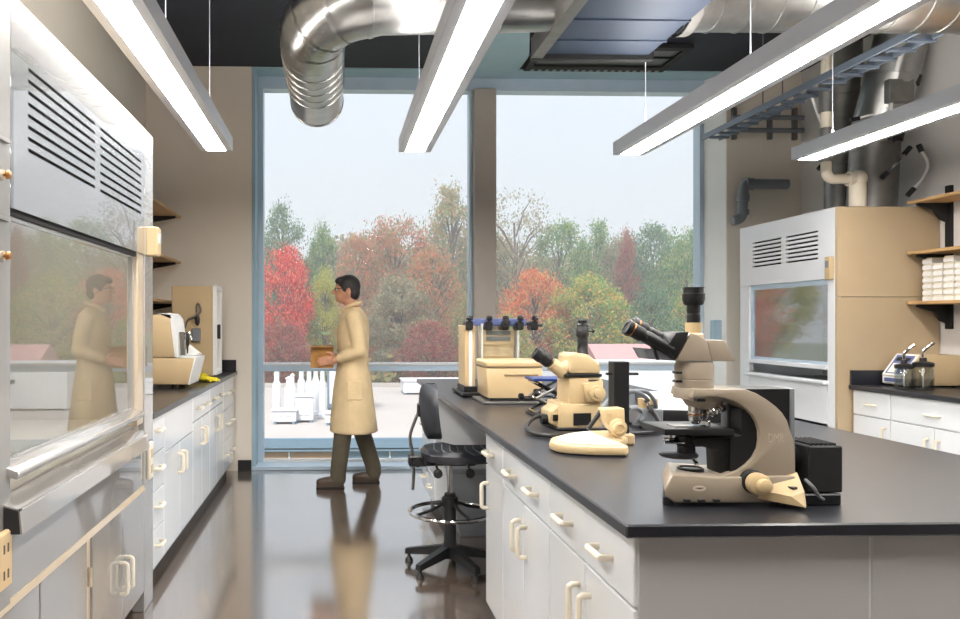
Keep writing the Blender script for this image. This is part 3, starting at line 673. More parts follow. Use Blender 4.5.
# pump bottles
def bottle(x, y, s, lab):
    t = thing('pump_bottle', lab, 'bottle', (x, y, ZB), 'pump bottles')
    z = ZB
    obj('glass', G().lathe([(.05*s, 0), (.056*s, .006), (.056*s, .12*s), (.05*s, .135*s), (.045*s, .14*s), (.043*s, .14*s), (.05*s, .12*s), (.05*s, .01), (.001, .008)], (x, y, z), n=20), 'bottle', t)
    obj('liquid', G().lathe([(.001, .0), (.049*s, 0), (.049*s, .06*s), (.001, .06*s)], (x, y, z+.011), n=20), 'bottle', t)
    obj('cap', G().lathe([(.054*s, 0), (.056*s, .004), (.056*s, .024), (.045*s, .03), (.02*s, .035), (.018*s, .06), (.006, .062)], (x, y, z+.14*s), n=20), 'black', t)
    p = Vector((x, y, z+.14*s+.06))
    obj('spout', G().tube(curve([p, p+Vector((.0, 0, .04)), p+Vector((.015, -.01, .065)), p+Vector((.055, -.02, .10))], 5), .010, 10), 'chrome', t)
    obj('dip_tube', G().cyl((x, y, z+.02), (x, y, z+.14*s), .004, n=8), 'whitep', t)
bottle(3.845, 5.03, 1.0, 'glass pump bottle standing beside the slanted keypad')
bottle(3.93, 4.97, 1.12, 'wider glass pump bottle standing farther from the slanted keypad')
t = thing('spray_lever', 'thin reddish wall lever sticking out under the lowest plate shelf', 'lever', (4.41, 4.9, 1.25))
obj('stem', G().tube([(4.42, 4.93, 1.235), (4.34, 4.93, 1.24), (4.27, 4.94, 1.245)], .006, 8), 'copper', t)
obj('mount', G().cyl((4.42, 4.93, 1.235), (4.405, 4.93, 1.235), .02), 'steel_dull', t)
# ================================================================== microscopes and gear on the bench
TH = math.radians(1.65)
def P(x, y, Y):
    """photograph pixel -> (X, Z) on the real depth plane Y"""
    a = (x-357)/760; b = (322-y)/760
    d = (a*math.cos(TH)+math.sin(TH), -a*math.sin(TH)+math.cos(TH)); k = Y/d[1]
    return (d[0]*k, 1.38+b*k)
def PP(pts, Y): return [P(x, y, Y) for x, y in pts]
def V3(x, y, Y): X, Z = P(x, y, Y); return Vector((X, Y, Z))

# --- the large compound microscope
t = thing('microscope', 'large cream compound microscope with C shaped arm and black eyepieces on the bench corner', 'microscope', (.98, 1.93, ZB))
Y0, Y1 = 1.86, 1.985; YM = 1.92
BASE = G().prism(PP([(664,488.5),(665.5,496),(674,502.5),(796,502.5),(796,476),(716,477.5),(690,475.5),(680.5,475.3),(672,474.2)], 1.85), 'y', 1.845, 2.02, .006)
for v in BASE.b.verts:                      # the plan narrows towards its back corners
    if v.co.y > 1.93: v.co.x = 1.14+(v.co.x-1.14)*.80
obj('base', BASE, 'instr', t)
for k, (px, a) in enumerate(((668, 1.87), (668, 2.0), (780, 2.0), (775, 1.87))):
    X, _ = P(px, 500, a); obj('foot', G().cyl((X, a, ZB), (X, a, .945), .012), 'black', t)
inner = [(716,477.2),(727,475),(738.4,471),(747,465),(753.8,457.8),(758.5,449),(759.9,440.3),(759.5,431),(757,422.8),(753,415.5),(747.2,409.7),(741,405),(734,401),(725.5,398.4),(716.6,396.8),(700,398),(692,398.5)]
outer = [(746,389.3),(757,393.5),(767.8,400),(776.3,406.5),(782.8,413),(787.6,420.5),(790.5,430)]
obj('arm', G().prism(PP([(694,389)]+outer+[(794,440),(795.5,455),(796,480),(740,482)]+inner, Y0), 'y', Y0, Y1, .004), 'instr', t)
obj('rear_cover', G().prism(PP(outer+[(791,430),(791,389.3)], Y0), 'y', Y0+.006, Y1-.006), 'black', t)
obj('spine', G().prism(PP([(791.2,389),(795.5,389),(796,478),(791.2,478)], Y0), 'y', Y0+.003, Y1-.003, .002), 'grey', t)
obj('inner_lining', G().prism(PP([(744,409)]+[(747.2,410),(753,416),(757,423),(759.4,431),(759.7,440.3),(758.3,449),(753.6,457.6),(746.8,464.8),(738.4,470.8),(733,472.5),(733,440),(744,436)], Y0), 'y', Y0+.012, Y1-.012), 'black', t)
# flared rear foot
X0, X1 = P(760, 500, 1.83)[0], P(802.5, 500, 1.83)[0]
rear = G(); zt = .925
rear.poly([(*P(758.4,501,1.84)[:1], 1.845, .945), (X1-.01, 1.80, .932), (X1, 1.815, .935), (X1, 2.0, .935), (X0+.01, 2.0, .935),
           (P(760,500,1.84)[0], 1.852, .965), (P(793,505,1.80)[0], 1.806, .958), (X1, 1.822, .966), (P(795,474,1.86)[0]+.004, 1.858, 1.006), (P(795,474,1.86)[0]+.004, 1.98, 1.006), (P(764,490,1.86)[0], 1.856, .985)],
          [(0,1,6,5), (1,2,7,6), (2,3,9,8,7), (5,6,10), (6,7,8), (6,8,10), (0,4,3,2,1), (0,5,10,8,9,3,4)])
obj('rear_foot', rear, 'instrc', t, sharp=20)
X, Z = P(790.5, 487.5, 1.83); obj('power_socket', G().box(X-.008, X+.008, 1.818, 1.85, Z-.003, Z+.003, .001, rz=.35), 'black', t)
# focus knobs
X, Z = P(754.5, 482.5, 1.84)
k_ = obj('focus_knob', G().lathe([(.030, .0), (.030, .012), (.028, .014), (.028, .022)], (X, 1.858, Z), (0, -1, 0), 28), 'black', t)
obj('coarse_ring', G().lathe([(.026, 0), (.027, .004), (.026, .024), (.022, .027), (.016, .028)], (X, 1.836, Z), (0, -1, 0), 28), 'instrc', k_)
obj('fine_ring', G().lathe([(.016, 0), (.017, .003), (.016, .018), (.011, .021), (.004, .022)], (X+.002, 1.809, Z), (0, -1, 0), 24), 'instrc', k_)
obj('focus_knob', G().lathe([(.028, 0), (.028, .02), (.02, .05), (.005, .052)], (X, 1.985, Z), (0, 1, 0), 28), 'instrc', t)
# stage
zt = 1.113
obj('stage', G().prism([(.822, 2.02), (.822, 1.872), (.995, 1.865), (.995, 2.02)], 'z', 1.097, zt, .002), 'black', t)
obj('slide_holder', G().box(.86, .90, 1.90, 1.95, zt, zt+.003, .001), 'steel_dull', t)
obj('stage_insert', G().lathe([(.03, 0), (.03, .002), (.012, .003)], (.925, 1.93, zt), n=28), 'chrome', t)
X, _ = P(709, 425, 1.9); obj('slide_clip', G().tube([(X, 1.90, zt), (X, 1.90, zt+.012)], .003, 8).ball((X, 1.90, zt+.014), .005), 'chrome', t)
obj('stage_drive', G().box(.90, .985, 1.89, 1.97, 1.065, 1.097, .004), 'blackm', t)
obj('drive_wheel', G().lathe([(.013, 0), (.015, .003), (.015, .012), (.013, .014)], (.855, 1.92, 1.07), (0, 0, 1), 18).cyl((.855, 1.92, 1.084), (.855, 1.92, 1.097), .006), 'chrome', t)
obj('drive_rod', G().cyl((.833, 1.90, 1.075), (.90, 1.90, 1.075), .004, n=8), 'chrome', t)
X, Z = P(682, 455.5, 1.9)
obj('condenser', G().lathe([(.026, 0), (.028, .004), (.028, .010), (.022, .013), (.022, .03), (.028, .034), (.028, .055)], (X+.02, 1.92, Z-.008), n=28).lathe([(.044, 0), (.047, .003), (.047, .007), (.04, .010)], (X, 1.92, Z-.006), n=28), 'black', t)
obj('condenser_lever', G().cyl((X+.03, 1.89, Z-.016), (X+.03, 1.88, Z-.02), .005, n=8).cyl((X+.03, 1.92, Z-.004), (X+.03, 1.89, Z-.016), .004, n=8), 'chrome', t)
X, Z = P(692.5, 475.5, 1.92)
obj('field_lens', G().lathe([(.034, 0), (.035, .006), (.032, .010), (.032, .020), (.027, .022), (.026, .018), (.002, .018)], (X, 1.93, Z-.002), n=28), 'black', t)
obj('stage_carrier', G().prism(PP([(690,437.5),(746,434),(746,452),(741,471),(717,474),(716,450),(706,448),(704,444),(691,444)], 1.9), 'y', 1.885, 1.955, .003), 'blackm', t)
X0, Z0 = P(733.5, 454, 1.88); obj('scale_plate', G().box(X0-.004, X0+.006, 1.882, 1.886, Z0, Z0+.03), 'whitep', t)
obj('side_block', G().prism(PP([(727.5,403),(746,404.5),(746,436),(727.5,433)], 1.93), 'y', 1.93, 1.965, .002), 'grey', t)
# nosepiece and objectives
X, Z = P(697, 399, YM)
obj('arm_head', G().lathe([(.049, 0), (.050, .003), (.050, .024), (.048, .027)], (P(694,390,YM)[0], YM, P(694,397,YM)[1]-.002), n=32), 'instr', t)
obj('nosepiece', G().lathe([(.018, -.028), (.036, -.022), (.046, -.008), (.046, .004)], (X+.012, YM, Z+.002), (.10, 0, 1), 28), 'instr', t)
obj('filter_slot', G().box(X-.035, X-.015, YM-.075, YM-.055, Z+.001, Z+.008), 'black', t)
def objective(p, q, r):
    p, q = Vector(p), Vector(q); d = (q-p).normalized(); L = (q-p).length
    o = obj('objective', G().lathe([(r*.9, 0), (r, .003), (r, L*.45), (r*.93, L*.46), (r*.93, L*.8), (r*.5, L)], p, d, 20), 'chrome', t)
    obj('objective_band', G().lathe([(r*1.03, L*.5), (r*1.03, L*.56)], p, d, 20), 'copper', o)
objective(V3(695, 403, YM), V3(695.5, 424, YM), .0175)
objective(V3(709, 402, YM-.012), V3(715.5, 415.5, YM-.035), .0145)
objective(V3(715, 401, YM+.02), V3(724, 411.5, YM+.01), .013)
objective(V3(703, 402, YM+.03), V3(704, 420, YM+.06), .012)
# intermediate tube and head
X, Z = P(694, 388.8, YM)
obj('filter_housing', G().lathe([(.047, 0), (.047, .024), (.0455, .025), (.0455, .027), (.047, .028), (.047, .060), (.044, .066), (.044, .070)], (X, YM, Z), n=32), 'instr', t)
for y in (372.5, 381):
    q = V3(678, y, YM-.025); obj('slider_tab', G().box(q.x-.010, q.x+.006, q.y-.012, q.y+.012, q.z-.003, q.z+.003, .001), 'black', t)
obj('head_prism', G().prism(PP([(675.5,361),(691,332.5),(700,336),(707.5,341),(712,361.2)], YM-.04), 'y', YM-.04, YM+.05, .003), 'instr', t)
obj('side_port', G().prism(PP([(707.5,340.2),(724.7,340.1),(736,361.2),(712,361.2)], YM-.036), 'y', YM-.036, YM+.046, .002), 'instr', t)
obj('eyepiece_block', G().prism(PP([(666,348),(676.5,332.3),(689.5,331.8),(675.3,360.8)], YM-.045), 'y', YM-.045, YM+.055, .002), 'black', t)
obj('lower_wedge', G().prism(PP([(643.5,348),(664,350),(674.5,360.8),(649.5,359)], YM-.03), 'y', YM-.03, YM+.045, .002), 'grey', t)
obj('wedge_slot', G().prism(PP([(652.5,347.5),(655,347.5),(659.5,360),(656.5,360)], YM-.032), 'y', YM-.033, YM-.029), 'black', t)
for dy, (ax, ay) in ((-.030, (628, 327.5)), (.034, (633.5, 324.5))):
    p = V3(671, 345.5, YM+dy); q = V3(ax, ay, YM+dy); p.z = q.z+(p.x-q.x)*-.52
    d = (q-p).normalized(); L = (q-p).length
    e_ = obj('eyepiece_tube', G().lathe([(.0165, 0), (.0165, L*.6), (.015, L*.61), (.015, L*.66)], p, d, 24), 'black', t)
    obj('eyepiece', G().lathe([(.017, L*.66), (.0185, L*.7), (.0185, L*.92), (.021, L*.95), (.021, L*1.04), (.012, L*1.05), (.011, L*1.03)], p, d, 24), 'black', e_)
    obj('eyepiece_ring', G().lathe([(.0192, L*.90), (.0192, L*.925)], p, d, 24), 'copper', e_)
X, Z = P(693.5, 339, YM)
obj('photo_tube', G().lathe([(.024, 0), (.024, .012), (.019, .016), (.021, .038), (.021, .042)], (X, YM, Z), n=28), 'instrc', t)
obj('camera_adapter', G().lathe([(.0165, 0), (.0165, .022), (.0155, .023), (.0155, .027), (.0165, .028), (.0165, .046)], (X, YM, Z+.041), n=28), 'black', t)
obj('camera_tube', G().lathe([(.020, 0), (.024, .004), (.0275, .016), (.0275, .030), (.0245, .031), (.0245, .044), (.0265, .046)], (X, YM, Z+.086), n=28), 'black', t)
# base details
for px in (686.5, 701, 716):
    q = V3(px, 500.3, 1.844); obj('switch', G().box(q.x-.0085, q.x+.0085, 1.838, 1.848, q.z-.003, q.z+.003, .001), 'black', t)
q = V3(699.5, 488.6, 1.844)
pl = obj('badge', G().lathe([(.0165, 0), (.0165, .002)], (0, 0, 0), (0, -1, 0), 28).xf(Matrix.Diagonal((1, 1, .42, 1))).xf(Matrix.Translation((q.x, 1.846, q.z))), 'printw', t)
def text(s, size, loc, m, parent, sx=1., rot=(PI/2, 0, 0)):
    cu = bpy.data.curves.new('lettering', 'FONT'); cu.body = s; cu.size = size; cu.align_x = 'CENTER'; cu.align_y = 'CENTER'; cu.extrude = .0004
    tmp = bpy.data.objects.new('tmp', cu); C.objects.link(tmp); bpy.context.view_layer.update()
    me = bpy.data.meshes.new_from_object(tmp.evaluated_get(bpy.context.evaluated_depsgraph_get())); bpy.data.objects.remove(tmp)
    b = bmesh.new(); b.from_mesh(me); bpy.data.meshes.remove(me)
    bmesh.ops.transform(b, matrix=Matrix.Translation(loc) @ Matrix.Rotation(rot[2], 4, 'Z') @ Matrix.Rotation(rot[0], 4, 'X') @ Matrix.Diagonal((sx, 1, 1, 1)), verts=b.verts)
    g = G(); g.b.free(); g.b = b; return obj('lettering', g, m, parent, flat=True)
obj('badge_mark', G().prism([(q.x-.011, q.z+.001), (q.x-.002, q.z-.0005), (q.x, q.z-.002), (q.x+.003, q.z-.0005), (q.x+.010, q.z+.001), (q.x+.010, q.z+.0025), (q.x-.011, q.z+.0025)], 'y', 1.8432, 1.8442), 'print', pl)
X, Z = P(776, 438.5, Y0); text('DMR', .032, (X, Y0-.0003, Z), 'mark', t, .60)
# lamp house behind the arm
t = thing('lamp_housing', 'black box shaped lamp house behind the arm of the large microscope', 'lamp house', (1.24, 1.92, ZB))
Xa, Xb = P(797, 500, 1.86)[0]+.002, P(843, 500, 1.86)[0]
obj('casing', G().box(Xa+.028, Xb, 1.86, 1.985, .955, 1.07, .003), 'blackm', t)
obj('collar', G().cyl((Xa-.004, 1.922, 1.03), (Xa+.03, 1.922, 1.03), .033, n=24), 'blackm', t)
obj('tray', G().box(Xa+.01, Xb-.01, 1.85, 1.98, ZB, .953, .003), 'black', t)
for k in range(6): obj('cooling_fin', G().box(Xa+.04+.012*k, Xa+.044+.012*k, 1.87, 1.975, 1.07, 1.076), 'blackm', t)
obj('power_cable', G().tube(curve([(Xa+.012, 1.85, .99), (Xa+.02, 1.83, .975), (Xa+.04, 1.838, .95), (Xa+.06, 1.852, .94)], 5), .004, 8), 'grey', t)

# --- microscope with black camera tube further along the bench
t = thing('microscope', 'cream stereo microscope with upright dark camera tube in the middle of the bench', 'microscope', (1.0, 3.25, ZB))
Y0, Y1 = 3.17, 3.36; YM = 3.26
obj('base_block', G().prism(PP([(561,404),(602,404),(603,432),(559,432)], Y0), 'y', Y0, Y1+.03, .008), 'instrc', t)
obj('front_window', G().prism(PP([(573.5,413.5),(591,413),(591,425),(573.5,425.5)], Y0-.002), 'y', Y0-.004, Y0+.004), 'black', t)
obj('foot', G().box(P(556,0,Y0)[0], P(606,0,Y0)[0], Y0-.02, Y1+.05, ZB, .937, .004), 'black', t)
obj('lamp_side_box', G().prism(PP([(557,408),(561,402),(562,402),(562,428),(560,428),(551,424),(551,412)], Y0+.03), 'y', Y0+.03, Y1, .006), 'instrc', t)
X, Z = P(551, 420, Y0+.06); obj('cable_socket', G().cyl((X+.01, Y0+.09, Z), (X-.035, Y0+.09, Z), .022, n=16), 'black', t)
X, Z = P(555, 416, Y0+.03); obj('vent', G().box(X-.01, X+.012, Y0+.026, Y0+.032, Z-.02, Z+.006), 'black', t)
obj('column', G().prism(PP([(569,377),(602.5,377),(603,405),(568.5,405)], Y0+.01), 'y', Y0+.01, Y1, .012), 'instrc', t)
obj('focus_mount', G().prism(PP([(583,384),(603,380),(603,402),(586,402)], Y0-.005), 'y', Y0-.012, Y0+.02, .006), 'instrc', t)
X, Z = P(595.5, 392.8, Y0); obj('zoom_knob', G().lathe([(.032, 0), (.034, .004), (.032, .022), (.018, .024), (.017, .034), (.004, .036)], (X, Y0-.01, Z), (0, -1, 0), 28), 'instrc', t)
obj('joint_ring', G().prism(PP([(566,374),(602.5,374),(602.5,377),(566,377)], Y0), 'y', Y0+.004, Y1-.004, .002), 'black', t)
obj('head', G().prism(PP([(570,374),(570,356),(574,353),(588,354),(601,364),(602,374)], Y0), 'y', Y0+.005, Y1-.005, .012), 'instrc', t)
for dy in (.05, .13):
    p = V3(572, 363, Y0+dy); q = V3(558, 370.5, Y0+dy); s_ = obj('ocular_arm', G().cyl(p+Vector((.03,0,0)), q, .034, .026, 24), 'instrc', t)
    a = V3(560, 370, Y0+dy); b = V3(535, 351.5, Y0+dy); d = (b-a).normalized(); L = (b-a).length
    obj('ocular_tube', G().lathe([(.029, 0), (.027, L*.5)], a-d*.02, d, 24), 'instrc', s_)
    obj('ocular', G().lathe([(.026, L*.42), (.028, L*.45), (.028, L*.7), (.031, L*.72), (.031, L*.98), (.02, L*1.0), (.018, L*.97)], a, d, 24), 'black', s_)
X, Z = P(582.5, 357, YM)
obj('camera_tube', G().lathe([(.024, -.01), (.024, .02), (.022, .024), (.022, .085), (.026, .09), (.026, .125), (.024, .128), (.024, .14), (.019, .145), (.019, .158)], (X, YM, Z), n=24), 'black', t)
obj('tube_screw', G().cyl((X+.02, YM, Z+.112), (X+.045, YM, Z+.112), .004, n=8).ball((X+.046, YM, Z+.112), .008), 'black', t)
X, Z = P(594, 378.5, Y0); obj('badge', G().box(X-.02, X+.025, Y0+.006, Y0+.0105, Z-.012, Z-.006), 'print', t)
# cable of that microscope, lying on the bench
t = thing('power_cable', 'thick black cable looping around the cream stereo microscope on the bench', 'cable', (.9, 3.1, ZB))
obj('cord', G().tube(curve([(.905, 3.26, .975), (.86, 3.24, .972), (.80, 3.15, .95), (.785, 3.03, .936), (.83, 2.94, .936), (.93, 2.93, .936), (1.02, 2.945, .936), (1.09, 2.96, .936), (1.2, 2.99, .936), (1.29, 3.02, .937), (1.335, 3.08, .945), (1.35, 3.15, .975), (1.348, 3.2, 1.005)], 8), .009, 8), 'black', t)
obj('plug', G().cyl((1.348, 3.20, .995), (1.347, 3.215, 1.02), .014, n=10), 'black', t)

# --- boom stand in front of it
t = thing('microscope_stand', 'black square post stand with flat cream teardrop base and focus knob', 'microscope stand', (.95, 2.7, ZB))
g = G(); out = []
bx0, bx1 = .755, 1.075
pr = [(1.075, 2.90), (1.05, 2.935), (.98, 2.92), (.88, 2.86), (.79, 2.76), (.757, 2.67), (.765, 2.61), (.80, 2.57), (.88, 2.54), (.98, 2.53), (1.0, 2.56), (1.005, 2.66), (1.075, 2.76)]
obj('base', G().prism(pr, 'z', ZB+.004, ZB+.034, .009), 'instrc', t)
obj('base_gasket', G().prism([(.91+(x-.91)*.97, 2.72+(y-2.72)*.97) for x, y in pr], 'z', ZB, ZB+.006), 'black', t)
obj('base_top', G().prism([(.93+(x-.93)*.80, 2.70+(y-2.70)*.80) for x, y in pr[2:10]], 'z', ZB+.034, ZB+.040, .002), 'whitep', t)
px0, px1 = P(614, 400, 2.80)[0], P(629.5, 400, 2.80)[0]
obj('post_foot', G().box(px0-.005, px1+.012, 2.775, 2.885, ZB+.001, ZB+.04, .005), 'instrc', t)
obj('post', G().box(px0, px1, 2.80, 2.86, ZB+.03, 1.232, .002), 'black', t)
c = P(609, 375, 2.80)[0], P(641, 375, 2.80)[0]; obj('cross_bar', G().box(c[0], c[1], 2.82, 2.84, 1.18, 1.19, .002), 'black', t)
fb = obj('focus_block', G().prism(PP([(602.5,409),(624.5,408),(625,431),(612,431),(604,421)], 2.74), 'y', 2.735, 2.80, .006), 'instrc', t)
X, Z = P(618.5, 428, 2.72)
obj('focus_knob', G().lathe([(.030, 0), (.033, .004), (.031, .02), (.022, .023), (.021, .034), (.015, .036), (.014, .03), (.003, .03)], (X, 2.737, Z), (0, -1, 0), 28), 'instrc', fb)
X, Z = P(610, 415.5, 2.73); obj('lock_screw', G().cyl((X, 2.736, Z), (X, 2.728, Z), .008, n=12), 'tan', fb)
p, q = V3(601, 411, 2.78), V3(588, 429, 2.78)
obj('clamp_lever', G().cyl(p, q, .009, .008, 10), 'black', fb)
# fibre light behind the post
t = thing('fibre_light', 'small light source with two grey goosenecks arching over the bench', 'fibre light', (1.35, 3.2, ZB))
obj('box', G().box(1.30, 1.40, 3.20, 3.36, ZB+.01, ZB+.085, .006), 'grey', t)
for x in (1.31, 1.39):
    for y in (3.22, 3.34): obj('foot', G().cyl((x, y, ZB), (x, y, ZB+.012), .008, n=10), 'black', t)
obj('port', G().cyl((1.325, 3.24, ZB+.08), (1.325, 3.24, ZB+.125), .02, n=16).cyl((1.375, 3.24, ZB+.08), (1.375, 3.24, ZB+.125), .018, n=16), 'instrc', t)
def gooseneck(pts): obj('gooseneck', G().tube(curve(pts, 10), .0085, 10), 'grey', t)
gooseneck([(1.325, 3.24, 1.04), V3(648, 400, 3.2), V3(640, 393.5, 3.15), V3(630, 391, 3.1), V3(618, 394, 3.03), V3(608, 401, 3.0), V3(602, 409, 2.98)])
gooseneck([(1.375, 3.24, 1.04), V3(656, 408, 3.22), V3(654, 400, 3.2), V3(647, 392.5, 3.18), V3(637, 390.8, 3.15), V3(628, 393, 3.1)])
gooseneck([(1.31, 3.20, .97), V3(638, 421, 3.1), V3(641, 412, 3.1), V3(636, 408, 3.05), V3(629, 409, 2.98)])
# flat white-topped slab by the fibre light
t = thing('light_table', 'flat black slab with bright white top lying across the bench behind the large microscope', 'light table', (1.75, 4.0, ZB))
dv = Vector((.33, 1.15)).normalized(); nv = Vector((dv.y, -dv.x)); o_ = Vector((1.48, 3.46))
def slab(a, b, c, d): return [tuple(o_+nv*u+dv*v) for u, v in ((a, c), (b, c), (b, d), (a, d))]
obj('casing', G().prism(slab(0, .30, 0, .95), 'z', ZB, .975, .003), 'black', t)
obj('diffuser_top', G().prism(slab(.005, .295, .005, .945), 'z', .975, .980, .001), 'whitep', t)

# --- lab jack
t = thing('lab_jack', 'blue topped scissor jack standing behind the cream stereo microscope', 'lab jack', (1.05, 3.75, ZB))
x0, x1, y0, y1 = .955, 1.135, 3.62, 3.80
obj('top_plate', G().box(x0, x1, y0, y1, 1.095, 1.107, .002), 'blue', t)
obj('base_plate', G().box(x0, x1, y0, y1, ZB, ZB+.01, .002), 'black', t)
for y in (y0+.02, y1-.02):
    for a, b in ((x0+.015, x1-.015), (x1-.015, x0+.015)):
        zm = (ZB+1.10)/2; m_ = (a+b)/2
        for p, q in (((a, y, 1.09), (b, y, zm+.0)), ((b, y, zm), (a, y, ZB+.015))):
            p, q = Vector(p), Vector(q); dy = .004 if a < b else -.004
            obj('scissor_arm', G().tube([p+Vector((0,dy,0)), q+Vector((0,dy,0))], .007, 6), 'black' if a < b else 'steel_dull', t)
for z in (1.085, (ZB+1.10)/2, ZB+.018):
    for x in (x0+.018, x1-.018): obj('cross_rod', G().cyl((x, y0+.01, z), (x, y1-.01, z), .005, n=8), 'chrome', t)
zz = (ZB+1.10)/2; obj('screw', G().cyl((x0-.03, (y0+y1)/2, zz), (x1, (y0+y1)/2, zz), .005, n=8), 'chrome', t)
obj('screw_knob', G().lathe([(.016, 0), (.018, .004), (.018, .02), (.012, .024)], (x0-.03, (y0+y1)/2, zz), (-1, 0, 0), 10), 'black', t)

# --- cream box
t = thing('gel_box', 'cream lidded box with black latch on a pale slab beside the scissor jack', 'box', (1.0, 4.25, ZB))
x0, x1 = .835, 1.155; y0, y1 = 4.18, 4.48
obj('slab', G().box(x0-.02, x1+.02, y0-.03, y1+.02, ZB, ZB+.016, .003), 'steel_dull', t)
obj('body', G().prism([(x0+.012, ZB+.03), (x1-.004, ZB+.03), (x1, 1.125), (x0, 1.125)], 'y', y0+.01, y1, .012), 'cream', t)
obj('lid', G().box(x0-.002, x1+.002, y0+.004, y1+.004, 1.127, 1.165, .012, seg=3), 'cream', t)
obj('recess_edge', G().box(x0+.10, x1-.03, y0+.0, y0+.012, 1.083, 1.097, .003), 'tan', t)
obj('foot_rim', G().box(x0+.025, x1-.015, y0+.012, y1-.01, ZB+.016, ZB+.032, .003), 'black', t)
l_ = obj('latch', G().box(x1-.055, x1-.02, y0-.016, y0+.012, .965, 1.01, .006), 'black', t)
obj('latch_pin', G().cyl((x1-.05, y0-.018, .99), (x1+.0, y0-.018, .99), .005, n=8), 'chrome', l_)
# --- gel rig with clamps
t = thing('gel_rig', 'clear gel tank with cream side plate and black clamps along its top', 'gel tank', (.98, 4.9, ZB))
x0, x1 = .80, 1.18; y0, y1 = 4.62, 4.90
obj('base_tray', G().box(x0-.03, x1+.03, y0-.06, y1+.08, ZB+.006, ZB+.026, .003), 'black', t)
for x in (x0, x1):
    for y in (y0, y1): obj('foot', G().cyl((x, y, ZB), (x, y, ZB+.008), .014, n=12), 'black', t)
obj('front_plate', G().box(x0+.09, x1-.05, y0, y0+.012, ZB+.026, 1.37), 'clear', t)
obj('rear_plate', G().box(x0+.09, x1-.05, y0+.11, y0+.122, ZB+.026, 1.37), 'clear', t)
obj('gel', G().box(x0+.105, x1-.075, y0+.04, y0+.07, ZB+.03, 1.33, .002), 'gel', t)
for k, z in enumerate((1.02, 1.09, 1.16, 1.235)): obj('gel_band', G().box(x0+.11, x1-.08, y0+.034, y0+.040, z, z+.012), 'tan', t)
for k in range(2): obj('scale_strip', G().box(x0+.13, x1-.10, y0+.034, y0+.040, 1.265+.035*k, 1.29+.035*k), 'grey', t)
for x in (x0+.095, x1-.062): obj('edge_rail', G().box(x, x+.012, y0+.012, y0+.11, ZB+.026, 1.37), 'whitep', t)
obj('side_plate', G().box(x0-.005, x0+.06, y0+.02, y0+.26, ZB+.06, 1.36, .004), 'cream', t)
obj('side_strip', G().box(x0+.02, x0+.04, y0+.012, y0+.02, ZB+.06, 1.36, .002), 'whitep', t)
obj('side_foot', G().box(x0-.01, x0+.07, y0+.01, y0+.28, ZB+.026, ZB+.06, .004), 'black', t)
obj('top_bar', G().box(x0+.05, x1+.0, y0+.03, y0+.07, 1.355, 1.40, .004), 'label_blue', t)
for x in (x0+.02, x0+.14, x0+.24, x0+.33, x1+.04):
    c = obj('clamp', G().box(x-.022, x+.022, y0-.012, y0+.10, 1.33, 1.385, .008), 'black', t)
    obj('clamp_knob', G().lathe([(.007, 0), (.007, .02), (.019, .022), (.019, .04), (.01, .044)], (x, y0+.0, 1.375), (0, -.5, 1), 10), 'black', c)
x = x1+.02; obj('clamp_arm', G().cyl((x1-.05, y0+.04, 1.375), (x1+.10, y0+.04, 1.36), .009, n=8), 'black', t)
q = G().lathe([(.024, 0), (.026, .004), (.024, .02), (.008, .022)], (x0+.24, y0-.02, 1.375), (0, -1, 0), 16); obj('tension_wheel', q, 'black', t)
# ================================================================== lab stool
SX, SY = .645, 4.25
t = thing('lab_stool', 'black lab stool with backrest and chrome foot ring at the bench knee space', 'stool', (SX, SY, 0))
for k in range(5):
    a = 2*PI*k/5+math.radians(150); d = Vector((math.cos(a), math.sin(a), 0)); c = Vector((SX, SY, 0)); s_ = Vector((-d.y, d.x, 0))
    p, q = c+d*.03, c+d*.27
    g = G(); V = []
    for (pp, wd, z0, z1) in ((p, .03, .075, .13), (q, .019, .045, .075)):
        V += [pp-s_*wd+Vector((0,0,z0)), pp+s_*wd+Vector((0,0,z0)), pp+s_*wd*.8+Vector((0,0,z1)), pp-s_*wd*.8+Vector((0,0,z1))]
    g.poly(V, [(0,1,2,3), (7,6,5,4), (0,4,5,1), (1,5,6,2), (2,6,7,3), (3,7,4,0)])
    l_ = obj('leg', g, 'black', t)
    obj('glide', G().lathe([(.022, 0), (.024, .006), (.018, .02), (.010, .03), (.010, .06)], q-d*.018, n=16), 'black', l_)
obj('column', G().lathe([(.042, .06), (.042, .13), (.034, .15), (.034, .40), (.030, .42)], (SX, SY, 0), n=24), 'black', t)
obj('gas_lift', G().cyl((SX, SY, .41), (SX, SY, .60), .015), 'chrome', t)
rg = obj('foot_ring', G().tube([(SX+.225*math.cos(2*PI*i/40), SY+.225*math.sin(2*PI*i/40), .315) for i in range(40)], .012, 10, closed=True), 'chrome', t)
for k in range(4):
    a = 2*PI*k/4+.4; obj('ring_spoke', G().tube([(SX+.03*math.cos(a), SY+.03*math.sin(a), .37), (SX+.12*math.cos(a), SY+.12*math.sin(a), .335), (SX+.22*math.cos(a), SY+.22*math.sin(a), .315)], .009, 8), 'black', rg)
obj('ring_hub', G().lathe([(.046, 0), (.046, .05), (.04, .055)], (SX, SY, .345), n=24), 'black', t)
